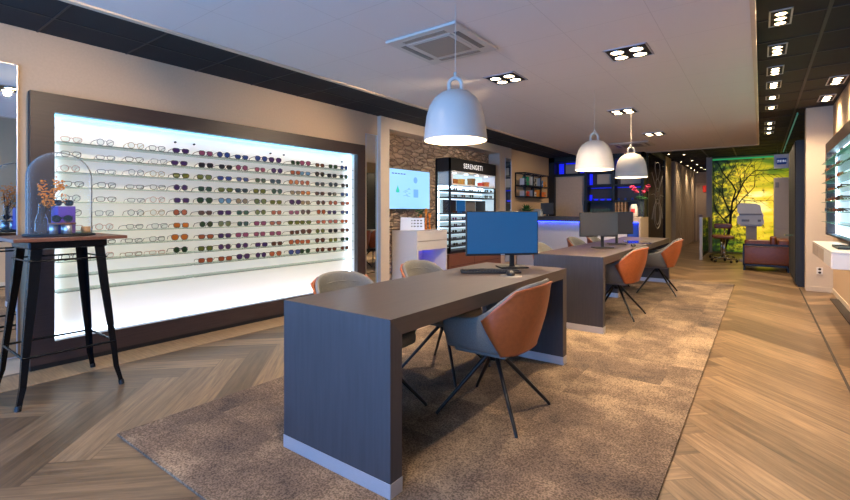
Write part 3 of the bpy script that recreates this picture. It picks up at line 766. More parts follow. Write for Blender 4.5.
downlight(-.91, 4.15, CZ, 2, 2, .15, 'largest-looking four-lamp downlight, nearest the black ceiling strip', G4, power=135)
downlight(-1.51, 6.55, CZ, 2, 2, .15, 'four-lamp downlight directly above the middle pendant lamp', G4, power=35)
downlight(-1.51, 8.78, CZ, 2, 2, .15, 'farthest four-lamp downlight, towards the reception counter', G4, power=140)
downlight(-2.10, 1.2, CZ, 2, 2, .15, 'unseen four-lamp downlight added above the front of the carpet', G4, power=60)  # unseen fitting, added to continue the visible lamp grid
downlight(-.91, .9, CZ, 2, 2, .15, 'unseen four-lamp downlight added above the front of the aisle', G4, power=60)  # also unseen, added as extra warm light at the front
G3 = 'three-lamp downlights in the black ceiling strip'
ty = [3.35, 3.82, 4.25, 4.7, 5.25, 5.75, 6.3, 6.9, 7.45, 8.05]
ty = [4.22, 5.02, 5.85, 6.55, 7.2, 7.95, 8.8]
for i, y in enumerate([3.9, 4.6, 5.5, 6.3, 7.0, 7.75, 8.5, 10.0, 10.6, 11.2]):
    downlight(.125, y, CZ2, 1, 3 if i < 5 else 2, .11, f'bright multi-lamp downlight in the black ceiling strip, {ORD[i]} from the front', G3, power=[38,38,38,34,34,34,34,45,0,45][i], ang=110)
for i, y in enumerate([7.2, 8.25]):
    downlight(.72, y, CZ2, 1, 3, .13, ['bright downlight above the right display, the nearer of the two', 'bright downlight above the right display, the farther of the two'][i], 'downlights above the right wall display', power=40)
for (p_, a_, w_, g_) in [((-2.15,1.25,2.50),(-4.4,1.0,1.6),85,66),((-2.15,4.2,2.50),(-4.4,3.3,1.6),95,66),((-2.15,4.25,2.50),(-4.3,5.7,1.5),150,62),((-1.56,6.55,2.50),(-4.6,7.3,1.25),150,56),((-1.56,8.78,2.50),(-4.4,9.9,1.3),80,55),((-1.56,8.82,2.50),(-3.7,11.5,1.0),100,56)]:
    spot(*p_, w_, g_, aim=a_, name='added_wall_wash', rad=.03)   # added spots at the four-lamp fittings, to warm and brighten the walls
b_small = MB()
for i, (x, y) in enumerate([(-2.0,13.7),(-1.68,14.06),(-2.0,16.1),(-2.0,17.6),(-2.0,18.6),(-2.0,19.6),(-2.0,20.6),(-1.68,15.87),(-1.69,17.3),(-1.69,18.6),(-1.66,19.6)]):
    t = thing('hall_downlight', ('left-row' if x < -1.9 else 'right-row')+' small round hallway downlight, '+ORD[i if i < 1 else (0 if i == 1 else (i-1 if i < 7 else i-6))]+' from the front', 'ceiling light', (x, y, CZ2), 0, 'small hallway downlights')
    part('ring', MB().lathe([(.04,0),(.055,0),(.055,-.02),(.04,-.02),(.04,0)], 14), 'chrome', t, False)
    part('bulb', MB().lathe([(.0001,-.024),(.042,-.012)], 14), 'bulb', t, False)
for (x, y) in [(-1.85, 14.2), (-1.85, 16.4), (-1.9, 18.5), (-1.85, 20.2)]: spot(x, y, CZ2-.05, 30, 120)
t = thing('hall_downlight', 'single small downlight in the black ceiling in front of the forest wall', 'ceiling light', (-.36, 12.96, CZ2))
part('ring', MB().lathe([(.04,0),(.055,0),(.055,-.02),(.04,-.02),(.04,0)], 14), 'chrome', t, False); part('bulb', MB().lathe([(.0001,-.024),(.042,-.012)], 14), 'bulb', t, False)
spot(-.36, 12.96, CZ2-.05, 90, 120)
for (x, y) in [(-3.3, 2.0), (-3.3, 3.7)]: pass
# air conditioning cassettes
def cassette(x, y, s_, label):
    t = thing('air_conditioner', label, 'air conditioner', (x, y, CZ-.0015))
    h = s_/2; mb = MB(); mb.box(-h, h, -h, h, -.022, 0, bev=.006)
    mb.box(-h*.62, h*.62, -h*.62, h*.62, -.026, -.022)
    part('casing', mb, 'lamp_white', t, False)
    part('intake_grille', MB().box(-h*.52, h*.52, -h*.52, h*.52, -.028, -.026), 'bronze', t, False)
    for s1 in (-1, 1):
        part('air_flap', MB().box(-h*.6, h*.6, s1*h*.70, s1*h*.84, -.0245, -.022), 'bronze', t, False)
        part('air_flap', MB().box(s1*h*.70, s1*h*.84, -h*.6, h*.6, -.0245, -.022), 'mach_dark', t, False)
cassette(-2.08, 3.04, .66, 'square white ceiling air-conditioning unit behind the nearest pendant cord')
cassette(-2.1, 9.9, .72, 'far ceiling air-conditioning unit near the reception counter')

# ------------------------------------------------------------------ bar table
TX, TY, TZ = -3.84, .99, 1.032
bt = thing('bar_table', 'tall square bar table with wooden top and black metal legs at the left', 'table', (TX, TY, 0))
part('tabletop', MB().box(TX-.30, TX+.30, TY-.30, TY+.30, TZ-.022, TZ, bev=.003), 'brown_wood', bt)
part('apron', MB().box(TX-.21, TX+.21, TY-.21, TY+.21, TZ-.075, TZ-.022, bev=.01), 'gun', bt)
for sx in (-1, 1):
    for sy in (-1, 1):
        mb = MB(); path = [(.195,.98,.034), (.215,.72,.031), (.250,.30,.022), (.262,.13,.019), (.275,.06,.016), (.283,.012,.015)]
        # L-profile folded metal leg
        for k in range(len(path)-1):
            (d0, z0, w0), (d1, z1, w1) = path[k], path[k+1]
            P0 = [(d0, d0), (d0-w0*1.7, d0), (d0-w0*1.7, d0-.006), (d0-.006, d0-.006), (d0-.006, d0-w0*1.7), (d0, d0-w0*1.7)]
            P1 = [(d1, d1), (d1-w1*1.7, d1), (d1-w1*1.7, d1-.006), (d1-.006, d1-.006), (d1-.006, d1-w1*1.7), (d1, d1-w1*1.7)]
            vs = [(TX+sx*a, TY+sy*c, z0) for a, c in P0]+[(TX+sx*a, TY+sy*c, z1) for a, c in P1]
            mb.add(vs, [(i, (i+1) % 6, 6+(i+1) % 6, 6+i) for i in range(6)]+[(0,1,2,3,4,5),(11,10,9,8,7,6)])
        lg = part('leg', mb, 'gun', bt)
        part('foot_cap', MB().tube([(TX+sx*.270, TY+sy*.270, .03), (TX+sx*.274, TY+sy*.274, 0)], .017, 10), 'plastic_black', lg)
mb = MB(); q = .245
for (a, c) in [((-1,-1),(1,-1)),((1,-1),(1,1)),((1,1),(-1,1)),((-1,1),(-1,-1))]: mb.tube([(TX+a[0]*q, TY+a[1]*q, .30), (TX+c[0]*q, TY+c[1]*q, .30)], .008, 8)
part('footrest', mb, 'gun', bt)
mb = MB(); q = .205
for (a, c) in [((-1,-1),(1,-1)),((1,-1),(1,1)),((1,1),(-1,1)),((-1,1),(-1,-1))]: mb.tube([(TX+a[0]*q, TY+a[1]*q, .885), (TX+c[0]*q, TY+c[1]*q, .885)], .006, 8)
part('upper_brace', mb, 'gun', bt)

# cloche with contents
cl = thing('glass_cloche', 'glass bell jar on a black round base on the bar table', 'bell jar', (TX, TY, TZ+.0005))
part('base', MB().lathe([(.0001,0),(.195,0),(.198,.006),(.192,.014),(.0001,.014)], 40), 'plastic_black', cl, False)
prof = [(.178,.0142)]+[(.178,.02+.37*i/6) for i in range(1, 7)]+[(.178*cos(radians(a)), .39+.178*sin(radians(a))) for a in range(10, 91, 10)]
prof = [(max(.0001, a), c) for a, c in prof]
part('dome', MB().lathe(prof, 48), 'glass_bell', cl, False)
CT = TZ+.0155
bv = thing('bottle_vase', 'slender clear glass bottle with dried orange flowers inside the bell jar', 'vase', (TX-.085, TY-.08, CT))
part('bottle', MB().lathe([(.0001,0),(.034,0),(.037,.02),(.035,.09),(.018,.14),(.015,.20),(.02,.21)], 24), 'glass_clear', bv, False)
rf = random.Random(5); st = MB(); fl = MB()
for i in range(26):
    a = rf.uniform(0, 2*pi); sp_ = rf.uniform(.02, .085); h = rf.uniform(.20, .36); cx, cy = .055+sp_*cos(a), .045+sp_*sin(a)*.8
    st.tube([(0,0,.06), (cx*.3, cy*.3, h*.6), (cx, cy, h)], .0012, 5)
    for j in range(9):
        fl.ball((cx+rf.uniform(-.024,.024), cy+rf.uniform(-.02,.02), h+rf.uniform(-.035,.03)), rf.uniform(.004,.0085), 6, sq=(1,1,.7))
part('stems', st, 'stem', bv, False); part('blossoms', fl, 'flower_o', bv, False)
solo('gift_box', MB().box(TX-.118, TX+.028, TY-.02, TY+.08, CT, CT+.185, bev=.003).box(TX-.118+.03, TX-.03, TY-.022, TY-.02, CT+.09, CT+.15), 'purple', 'purple cardboard box inside the bell jar', 'box')
place_glasses('sunglasses', (TX-.05, TY+.03, CT+.1865), radians(-25), 'square', (16,18,18), (24,30,32), 'dark sunglasses lying on top of the purple box', 'sunglasses in the bell jar', .003, .95, True, True)
wd = thing('wooden_riser', 'small round wooden riser on three pots in front of the purple box', 'stand', (TX+.085, TY-.01, CT))
part('wood_disc', MB().lathe([(.0001,.062),(.072,.062),(.075,.068),(.072,.074),(.0001,.074)], 28), 'brown_wood', wd, False)
for k in range(3):
    a = 2*pi*k/3+.4; part('pot', MB().lathe([(.0001,0),(.024,0),(.024,.062),(.0001,.062)], 16, (.045*cos(a), .045*sin(a), 0)), 'alu', wd, False)
place_glasses('sunglasses', (TX+.105, TY-.015, CT+.0755), radians(-20), 'round', (14,14,16), (28,34,38), 'dark sunglasses lying on the wooden riser in the bell jar', 'sunglasses in the bell jar', .003, .95, True, True)
solo('wooden_pot', MB().lathe([(.0001,0),(.026,0),(.028,.045),(.0001,.045)], 18, (TX+.06, TY+.13, CT)), 'oak', 'small wooden pot at the right inside the bell jar', 'pot')

# ------------------------------------------------------------------ TV, console, brand cabinet in niche
tv = thing('television', 'flat wall television with a pale blue screen on the stone wall', 'television', (-4.55, 5.65, 1.23))
part('casing', MB().box(-4.56, -4.53, 5.06, 6.23, 1.225, 1.865), 'plastic_black', tv)
sc_ = part('screen', MB().box(-4.531, -4.527, 5.07, 6.22, 1.235, 1.855), 'tv_screen', tv)
part('wall_bracket', MB().box(-4.612, -4.56, 5.5, 5.8, 1.4, 1.7), 'plastic_black', tv)
mb = MB(); mb.lathe([(.0001,0),(.035,0)], 20, (-4.5265, 5.38, 1.52), axis='x'); mb.prism([(-4.5265,5.345,1.53),(-4.5265,5.415,1.53),(-4.5265,5.38,1.60)], (.0005,0,0)); mb.box(-4.5268,-4.526,5.34,5.42,1.49,1.53)
part('green_shape', mb, 'teal_em', sc_)
rf = random.Random(2); mb = MB()
for i in range(14): mb.box(-4.5268, -4.526, 5.50+rf.random()*.2, 5.52+rf.random()*.1+.26*rf.random()*.2, 1.43+.01*i, 1.436+.01*i)
mb.box(-4.5268, -4.526, 5.78, 5.90, 1.42, 1.55); mb.lathe([(.0001,0),(.05,0)], 20, (-4.5265, 5.83, 1.70), axis='x')
part('chart', mb, 'paleb_em', sc_)
mb = MB()
for i in range(5): mb.box(-4.5268, -4.526, 5.24+i*.07, 5.29+i*.07, 1.775, 1.79)
part('caption', mb, 'dark_em', sc_)

CX = -4.11
cs = thing('console_desk', 'white console with drawers under the television', 'console', (-4.33, 5.73, 0))
part('side_panel', MB().box(-4.60, CX, 5.33, 5.37, 0, .90, bev=.002), 'white', cs)
part('side_panel', MB().box(-4.60, CX, 6.10, 6.13, 0, .90, bev=.002), 'white', cs)
part('top', MB().box(-4.60, CX, 5.37, 6.10, .87, .90), 'white', cs)
part('drawer', MB().box(-4.58, CX, 5.372, 6.098, .745, .868, bev=.002), 'white', cs); part('drawer', MB().box(-4.58, CX, 5.372, 6.098, .60, .738, bev=.002), 'white', cs)
part('back_panel', MB().box(-4.60, -4.585, 5.60, 6.10, 0, .60), 'white', cs)
part('under_light', MB().box(-4.5, -4.48, 5.6, 6.08, .585, .598), 'led_blue', cs)
def card(x, y, z, w_, h_, rz, m, name, label):
    mb = MB(); mb.box(-w_/2, w_/2, -.004, .004, 0, h_); mb.xf(Matrix.Translation((x, y, z)) @ Matrix.Rotation(rz, 4, 'Z') @ Matrix.Rotation(radians(-8), 4, 'X'))
    return solo(name, mb, m, label, 'display card')
card(-4.40, 5.42, .903, .17, .20, radians(28), 'skin_white', 'display_card', 'white upright card at the left end of the console top')
pf = thing('price_board', 'wide white printed board with dark marks standing on the console', 'sign', (-4.30, 5.55, .903), radians(35))
mb = MB().box(-.13, .13, -.006, .006, 0, .19)
for r_ in range(3):
    for c_ in range(4): mb.box(-.085+c_*.05, -.055+c_*.05, -.008, -.006, .05+r_*.045, .068+r_*.045, 1)
part('board', mb, ['skin_white', 'mach_dark'], pf, False)
part('foot_bar', MB().box(-.10, .10, -.02, .03, 0, .004), 'skin_white', pf, False)
vs_ = thing('potted_flowers', 'small arrangement with green leaves and orange stems on the console', 'plant', (-4.40, 5.80, .9005))
part('pot', MB().lathe([(.0001,0),(.035,0),(.045,.09),(.04,.09),(.0001,.08)], 18), 'flower_o', vs_, False)
mb = MB(); rf = random.Random(9)
for i in range(16):
    a = rf.uniform(0, 2*pi); d = rf.uniform(.02,.09); z = rf.uniform(.22,.34)
    mb.ball((d*cos(a), d*sin(a)*.8, z), .022, 6, sq=(1.2,1.2,.35))
part('leaves', mb, 'leaf', vs_, False)
mb = MB()
for i in range(5): mb.tube([(0,0,.06), (.02*cos(i*1.3), .02*sin(i*1.3), .25)], .004, 6)
part('stalks', mb, 'flower_o', vs_, False)
for (y, h_, lb) in [(5.92, .34, 'taller orange glass candle holder on the console'), (6.02, .26, 'shorter orange glass candle holder on the console, rightmost')]:
    solo('candle_holder', MB().lathe([(.0001,0),(.028,0),(.012,.02),(.010,h_*.7),(.022,h_*.8),(.022,h_),(.0001,h_)], 16, (-4.38, y, .9005)), 'flower_o', lb, 'candle holder')

bc = thing('brand_cabinet', 'tall black illuminated eyewear cabinet lettered SERENGETI on the stone wall', 'cabinet', (-4.45, 7.35, 0))
X0, X1, Y0, Y1 = -4.61, -4.304, 6.515, 8.19
f = MB(); f.box(X0, X1, Y0, Y0+.03, .50, .56); f.box(X1-.03, X1, Y0, Y0+.03, .5, 2.13); f.box(X0, X0+.03, Y0, Y0+.03, .5, 2.13)
f.box(X0, X1, Y1-.03, Y1, .50, 2.13); f.box(X0, X1, Y0, Y1, 1.90, 2.13); f.box(X0, X1, Y0, Y1, .46, .50)
part('frame', f, 'plastic_black', bc)
part('side_window', MB().box(X0+.03, X1-.03, Y0+.01, Y0+.016, .56, 1.90), 'glass_clear', bc)
part('back_panel', MB().box(X0, X0+.012, Y0+.03, Y1-.03, .50, 1.90), 'luminous_cool', bc)
nb = MB(); nb.box(X0+.02, X1+.006, Y0+.05, Y0+.08, 1.67, 1.90); nb.box(X0+.02, X1+.006, Y1-.06, Y1-.03, 1.67, 1.90); nb.box(X0+.02, X1+.006, Y0+.05, Y1-.03, 1.655, 1.68); nb.box(X0+.02, X1+.006, Y0+.05, Y1-.03, 1.885, 1.905)
part('top_niche', nb, 'skin_white', bc)
for y in (6.85, 7.25, 7.65, 8.0): part('niche_light', MB().lathe([(.0001,0),(.03,0),(.03,-.008),(.0001,-.008)], 14, (-4.43, y, 1.885)), 'led', bc)
part('light_strip', MB().box(X0+.014, X0+.03, Y0+.05, Y1-.05, 1.62, 1.65), 'led', bc)
part('light_strip', MB().box(X0+.02, X0+.04, Y0+.035, Y0+.05, .6, 1.6), 'led', bc)
cz = [1.57, 1.45, 1.16, 1.045, .93, .815, .70, .585]
for z in cz:
    part('shelf', MB().box(X0+.012, X1-.01, Y0+.03, Y1-.03, z-.018, z), 'plastic_black', bc)
    part('shelf_light', MB().box(X0+.014, X0+.022, Y0+.06, Y1-.06, z-.045, z-.025), 'led_w', bc)
for (ya, yb, m_) in [(.08,.50,'plastic_black'),(.52,.82,'screen_blue'),(.84,1.2,'mach_dark'),(1.22,1.6,'plastic_black')]: part('picture_card', MB().box(X0+.10, X0+.108, Y0+ya, Y0+yb, 1.162, 1.40), m_, bc)
part('side_lining', MB().box(X0+.012, X1-.03, Y1-.04, Y1-.031, .56, 1.64), 'luminous_cool', bc)  # lining glows too, lightening the cabinet's dark far side
mt = Matrix.Translation((X1+.002, 7.30, 2.01)) @ Matrix.Rotation(radians(90), 4, 'Z') @ Matrix.Rotation(radians(90), 4, 'X')
lt = text_mb('SERENGETI', .128, .0005, mt); ymid = 7.30
lt.v = [(a, ymid+(c-ymid)*1.0, d) for a, c, d in lt.v]
part('lettering', lt, 'letters', bc)
bs = part('base_cabinet', MB().box(X0, -4.22, 6.36, 8.25, .0, .46, bev=.003), 'brown_wood', bc)
part('drawer_gap', MB().box(-4.2195, -4.218, 6.40, 8.2, .25, .256).box(-4.2195, -4.218, 7.2, 7.206, .02, .44), 'dark_hole', bs)
k = 0
for zi, z in enumerate(cz):
    if zi == 2: pass
    for j, y in enumerate([6.72, 7.0, 7.28, 7.56, 7.84, 8.05]):
        if zi in (1,) and j == 3: continue
        st = rg.choice(styles); nm = rg.choice(['brown','black','dark grey','green'])
        place_glasses('sunglasses', (X1-.03, y+rg.uniform(-.02,.02), z+.001), radians(rg.uniform(-12,12)), st, (30,26,26), P[nm],
            f'{nm} sunglasses in black SERENGETI cabinet, {ORD[zi]} shelf down, {ORD[j]} from left', 'sunglasses in the black cabinet', .0026)
itm = [(6.80,.14,.09,(150,96,40),'brown and gold box'),(7.05,.11,.10,(196,150,70),'golden box'),(7.42,.12,.13,(120,90,50),'tall brown box'),(7.78,.08,.07,(196,60,40),'small red box'),(7.98,.10,.09,(210,120,60),'orange box')]
for y, w_, h_, c, n in itm:
    m_ = mat('carton', c, .5, noise=.2, nscale=30)
    t = thing('product_box', f'{n} in the lit top niche of the black SERENGETI cabinet', 'box', (-4.42, y, 1.6805), 0, 'boxes in the cabinet niche')
    part('carton', MB().box(-.05, .05, -w_/2, w_/2, 0, h_, bev=.003), [m_], t, False)
    part('lid', MB().box(-.053, .053, -w_/2-.003, w_/2+.003, h_*.72, h_+.003, bev=.002), [m_], t, False)

# ------------------------------------------------------------------ black cube wall shelf
sx0, sx1, sy0, sy1, sz0, sz1 = WX+.002, -4.165, 9.32, 10.66, 1.51, 2.06
ws = thing('wall_shelf', 'black metal frame wall shelf with two rows of open cubes', 'shelf', (sx0, (sy0+sy1)/2, sz0))
mb = MB(); th_ = .024
for y in [sy0+(sy1-sy0)*i/3 for i in range(4)]:
    for x in (sx0, sx1-th_): mb.box(x, x+th_, y-th_/2, y+th_/2, sz0, sz1)
    for z in (sz0, (sz0+sz1)/2-.03, sz1-th_): mb.box(sx0, sx1, y-th_/2, y+th_/2, z, z+th_)
for z in (sz0, (sz0+sz1)/2-.03, sz1-th_):
    for x in (sx0, sx1-th_): mb.box(x, x+th_, sy0, sy1, z, z+th_)
part('frame', mb, 'metal_black', ws)
for z in (sz0+th_, (sz0+sz1)/2-.03+th_): part('board', MB().box(sx0, sx1, sy0, sy1, z-.006, z), 'metal_black', ws)
zA = (sz0+sz1)/2-.03+th_+.001; zB = sz0+th_+.001
goods = [(9.42,.08,.15,zA,(220,214,205),'white carton'),(9.56,.10,.19,zA,(24,140,96),'green carton'),(9.87,.09,.21,zA,(226,226,222),'tall white carton'),(9.99,.06,.17,zA,(90,92,90),'grey carton'),(10.30,.10,.20,zA,(226,232,236),'white carton with blue tint'),(10.40,.05,.15,zA,(40,120,190),'blue carton'),(10.58,.08,.12,zA,(214,140,60),'ochre carton'),
         (9.42,.08,.12,zB,(206,190,176),'cream carton'),(9.58,.10,.11,zB,(208,70,34),'red-orange carton'),(9.85,.09,.14,zB,(230,226,220),'white box'),(9.98,.08,.11,zB,(232,226,214),'ivory box'),(10.28,.13,.17,zB,(236,150,56),'orange carton'),(10.56,.10,.12,zB,(226,120,54),'small orange box')]
for y, w_, h_, z, c, n in goods:
    m_ = mat('carton', c, .5, noise=.06, nscale=40)
    t = thing('product_carton', f"{n} on the {'upper' if z > 1.7 else 'lower'} level of the black wall shelf", 'box', (-4.27, y, z), 0, 'cartons on the black wall shelf')
    part('body', MB().box(-.06, .06, -w_/2, w_/2, 0, h_, bev=.002), [m_], t, False)
    part('print_band', MB().box(.06, .0612, -w_/2+.01, w_/2-.01, h_*.3, h_*.5), 'mach_dark' if w_ > .07 else 'skin_white', t, False)

# ------------------------------------------------------------------ reception
rc = thing('reception_counter', 'long reception counter with a dark top and white front under a blue light strip', 'counter', (-3.1, 9.7, 0))
RY0, RY1, RXL, RXR = 9.3, 10.05, -4.40, -1.83
part('worktop', MB().box(RXL, RXR-.22, RY0, RY1, .985, 1.082, bev=.003), 'desk', rc)
part('front_panel', MB().box(RXL, RXR-.26, RY0+.07, RY0+.10, .0, .985), 'white', rc)
part('light_strip', MB().box(RXL, RXR-.28, RY0+.04, RY0+.065, .968, .982), 'led_blue', rc)
part('end_block', MB().box(RXR-.24, RXR-.03, RY0+.06, RY1, 0, .985), 'logo_blue', rc)
part('end_light', MB().box(RXR-.22, RXR-.05, RY0+.02, RY0+.04, .968, .982), 'led_blue', rc)
part('end_top', MB().box(RXR-.22, RXR, RY0, RY1, .985, 1.082, bev=.003), 'beige_box', rc)
part('end_panel', MB().box(RXR-.03, RXR, RY0, RY1, 0, .985), 'beige_box', rc)
# plant, printer, monitor on counter
pl = thing('potted_plant', 'bushy green plant on the reception counter by the wall', 'plant', (-4.25, 9.55, 1.0825))
part('pot', MB().lathe([(.0001,0),(.07,0),(.09,.12),(.08,.12),(.0001,.10)], 20), 'plastic_black', pl, False)
mb = MB(); rf = random.Random(4)
for i in range(46):
    a = rf.uniform(0, 2*pi); e = rf.uniform(.2, 1.3); L_ = rf.uniform(.12,.23); d = Vector((cos(a)*cos(e), sin(a)*cos(e), sin(e)))
    s_ = Vector((-sin(a), cos(a), 0)); p0_ = Vector((0,0,.11)); w_ = .028
    pts = [p0_, p0_+d*L_*.5+s_*w_, p0_+d*L_+Vector((0,0,-.03)), p0_+d*L_*.5-s_*w_]
    pts = [Vector((max(-.14, p.x), p.y, p.z)) for p in pts]
    mb.add([*pts, *[p+Vector((0,0,.003)) for p in pts]], [(0,1,2,3),(7,6,5,4),(0,4,5,1),(1,5,6,2),(2,6,7,3),(3,7,4,0)])
part('leaves', mb, 'leaf', pl, False)
pr = thing('label_printer', 'small white printer on the reception counter beside the plant', 'printer', (-4.05, 9.75, 1.0825))
part('body', MB().box(-.11, .11, -.10, .10, 0, .12, bev=.02), 'machine', pr, False); part('lid', MB().box(-.09, .09, -.06, .10, .12, .16, bev=.012), 'machine', pr, False)
t = thing('counter_monitor', 'small dark monitor seen from the front on the reception counter', 'monitor', (-3.86, 9.80, 1.0825), radians(25))
part('casing', MB().box(-.14, .14, -.01, .015, .04, .30, bev=.004), 'plastic_black', t, False); part('stand', MB().box(-.02, .02, 0, .03, 0, .1).box(-.08, .08, -.05, .07, 0, .01), 'plastic_black', t, False)
va = thing('flower_jar', 'white ceramic jar with a red label on the counter end', 'jar', (-2.00, 9.55, 1.0825))
part('body', MB().lathe([(.0001,0),(.06,0),(.078,.04),(.078,.17),(.06,.22),(.045,.25),(.04,.25),(.0001,.23)], 24), 'lamp_white', va, False)
part('label_patch', MB().box(-.035, .035, -.082, -.074, .08, .16), 'red', va, False)
fv = thing('orchid_vase', 'clear glass vase of pink-red orchids on the right end of the counter', 'vase', (-1.89, 9.72, 1.0825))
part('vase', MB().lathe([(.0001,0),(.045,0),(.055,.1),(.05,.25),(.06,.30)], 24), 'glass_clear', fv, False)
mb = MB(); pe = MB(); rf = random.Random(8); lf = MB()
for i in range(7):
    a = -.5+i*.2; sx_ = -1 if i % 2 else 1
    pts = [(0,0,.05), (sx_*.02, .0, .36), (sx_*.03+.01*i*sx_*.3-.02, .02*sin(i), .48+.02*i), (sx_*(.09+.015*i)-.03, .03*sin(i), .50+.018*i)]
    mb.tube(pts, .003, 6)
    for j in range(7):
        k = .35+.65*j/6; q0 = Vector(pts[2]).lerp(Vector(pts[3]), k)
        pe.ball((q0.x+rf.uniform(-.02,.02), q0.y+rf.uniform(-.03,.03), q0.z+rf.uniform(-.03,.03)), rf.uniform(.018,.03), 6, sq=(1,1,.6))
for i in range(8):
    a = i*.8; lf.ball((.07*cos(a), .05*sin(a), .36+.02*(i % 3)), .05, 6, sq=(1,.6,.25))
part('stems', mb, 'leaf', fv, False); part('blossoms', pe, 'pink', fv, False); part('foliage', lf, 'leaf', fv, False)

# back-wall unit
bu = thing('back_wall_unit', 'dark frame wall unit with sliding beige door and blue-lit shelves behind reception', 'wall unit', (-3.3, 11.55, 0))
BY0, BY1 = 11.30, 11.60
def bb(name, x0, x1, z0, z1, m, y0=BY0, y1=BY1, lab=None): return part(name, MB().box(x0, x1, y0, y1, z0, z1), m, bu, label=lab)
for x in (-4.41, -3.50, -2.86, -2.22): bb('post', x, x+.07 if x > -4.4 else x+.15, 0, 2.56, 'black_trim')
bb('top_beam', -4.41, -2.15, 2.44, 2.56, 'black_trim'); bb('cross_beam', -4.26, -3.5, 2.08, 2.14, 'black_trim')
bb('sliding_door', -4.26, -3.46, .02, 2.08, 'beige_box', 11.40, 11.44); bb('door_handle', -3.53, -3.51, 1.15, 1.45, 'metal_black', 11.37, 11.40)
bb('unit_back', -4.30, -2.18, 0, 2.5, 'wenge', 11.58, 11.60)
bb('blue_backlight', -4.22, -4.10, 2.16, 2.42, 'blue_glow', 11.54, 11.56); bb('blue_backlight', -3.68, -3.54, 2.16, 2.42, 'blue_glow', 11.54, 11.56)
bb('blue_backlight', -4.04, -3.74, 2.40, 2.43, 'blue_glow', 11.54, 11.56)
bb('pale_panel', -4.04, -3.74, 2.16, 2.39, 'greycab', 11.52, 11.54)
for z in (1.02, 1.42, 1.80, 2.14): bb('shelf_board', -3.44, -2.2, z, z+.035, 'black_trim')
for (x0, x1, z0, z1) in [(-3.43,-3.36,1.84,2.12),(-3.43,-3.36,2.18,2.42),(-3.42,-2.9,1.46,1.50),(-2.78,-2.70,2.18,2.42),(-3.43,-3.37,1.46,1.6),(-2.60,-2.25,2.19,2.24)]: bb('blue_backlight', x0, x1, z0, z1, 'blue_glow', 11.50, 11.52)
for (x0, x1, z0, z1) in [(-3.25,-2.92,1.86,2.10),(-2.70,-2.26,1.84,2.02),(-3.05,-2.9,2.2,2.4),(-2.66,-2.26,2.26,2.40)]: bb('pale_panel', x0, x1, z0, z1, 'greycab', 11.50, 11.52)
part('blue_light', MB().box(-3.42, -2.24, 11.56, 11.575, 1.76, 1.775), 'blue_glow', bu)
for i in range(6):
    x = -3.36+i*.085
    t = thing('glass_trophy', f'small clear glass piece on the shelf behind reception, {ORD[i]} from the left', 'glass', (x, 11.40, 1.056), 0, 'glass pieces behind reception')
    part('bowl', MB().lathe([(.012,.06),(.03,.09),(.028,.20)], 14), 'glass_shelf', t, False); part('foot', MB().lathe([(.0001,0),(.026,0),(.01,.01),(.008,.06),(.0001,.06)], 14), 'glass_shelf', t, False)
wb = thing('wine_rack', 'light wooden slatted rack on the shelf behind reception', 'rack', (-2.67, 11.42, 1.056))
for i in range(4): part('slat', MB().box(-.13+i*.075, -.095+i*.075, -.08, .08, 0, .36 if i % 2 else .345), 'oak', wb, False)
for z in (.08, .2, .3): part('rail', MB().box(-.13, .13, -.06, .06, z, z+.012), 'oak', wb, False)
M['cup'] = M['lamp_white']
for i in range(7):
    solo('small_pot', MB().lathe([(.0001,0),(.028,0),(.028,.05),(.0001,.055)], 12, (-3.32+i*.15, 11.40, 1.456)), 'logo_blue', f'small blue pot on the middle shelf behind reception, {ORD[i]} from the left', 'pot', 'small blue pots behind reception')

# etched glass wall of hallway
gw = thing('glass_partition', 'dark glass partition with a white etched insect drawing beside reception', 'partition', (-2.15, 12.8, 0))
part('pane', MB().box(-2.17, -2.155, 11.66, 14.05, .05, 2.6), 'glass_dark', gw)
f = MB(); f.box(-2.2, -2.13, 11.62, 11.68, 0, CZ2); f.box(-2.2, -2.13, 14.03, 14.1, 0, CZ2); f.box(-2.2, -2.13, 11.62, 14.1, 2.6, CZ2); f.box(-2.2, -2.13, 11.62, 14.1, 0, .05)
part('frame', f, 'black_trim', gw)
mb = MB(); yc = 13.0; zc = 1.45
def ell(cy, cz_, ry, rz_, rot=0, n=20): return [(-2.152, cy+ry*cos(2*pi*i/n)*cos(rot)-rz_*sin(2*pi*i/n)*sin(rot), cz_+ry*cos(2*pi*i/n)*sin(rot)+rz_*sin(2*pi*i/n)*cos(rot)) for i in range(n)]
for e_ in [(yc,zc+.42,.26,.16),(yc,zc+.14,.34,.2),(yc,zc-.32,.5,.38),(yc,zc-.32,.33,.28)]: mb.tube(ell(*e_), .008, 5, closed=True)
for s_ in (-1, 1):
    for j, (dz, dy, ez) in enumerate([(.25,.75,.7),(.12,.8,.15),(0,.75,-.45)]):
        mb.tube([(-2.152, yc+s_*.16, zc+dz), (-2.152, yc+s_*.5, zc+dz+.2*(1-j)+.06), (-2.152, yc+s_*dy, zc+ez)], .008, 5)
    mb.tube([(-2.152, yc+s_*.08, zc+.56), (-2.152, yc+s_*.35, zc+.82), (-2.152, yc+s_*.3, zc+1.0)], .007, 5)
part('etched_drawing', mb, 'etch', gw)
struct('wall_meeting_back', MB().box(-4.5, -2.2, 14.1, 14.2, 0, CZ2), 'wenge')

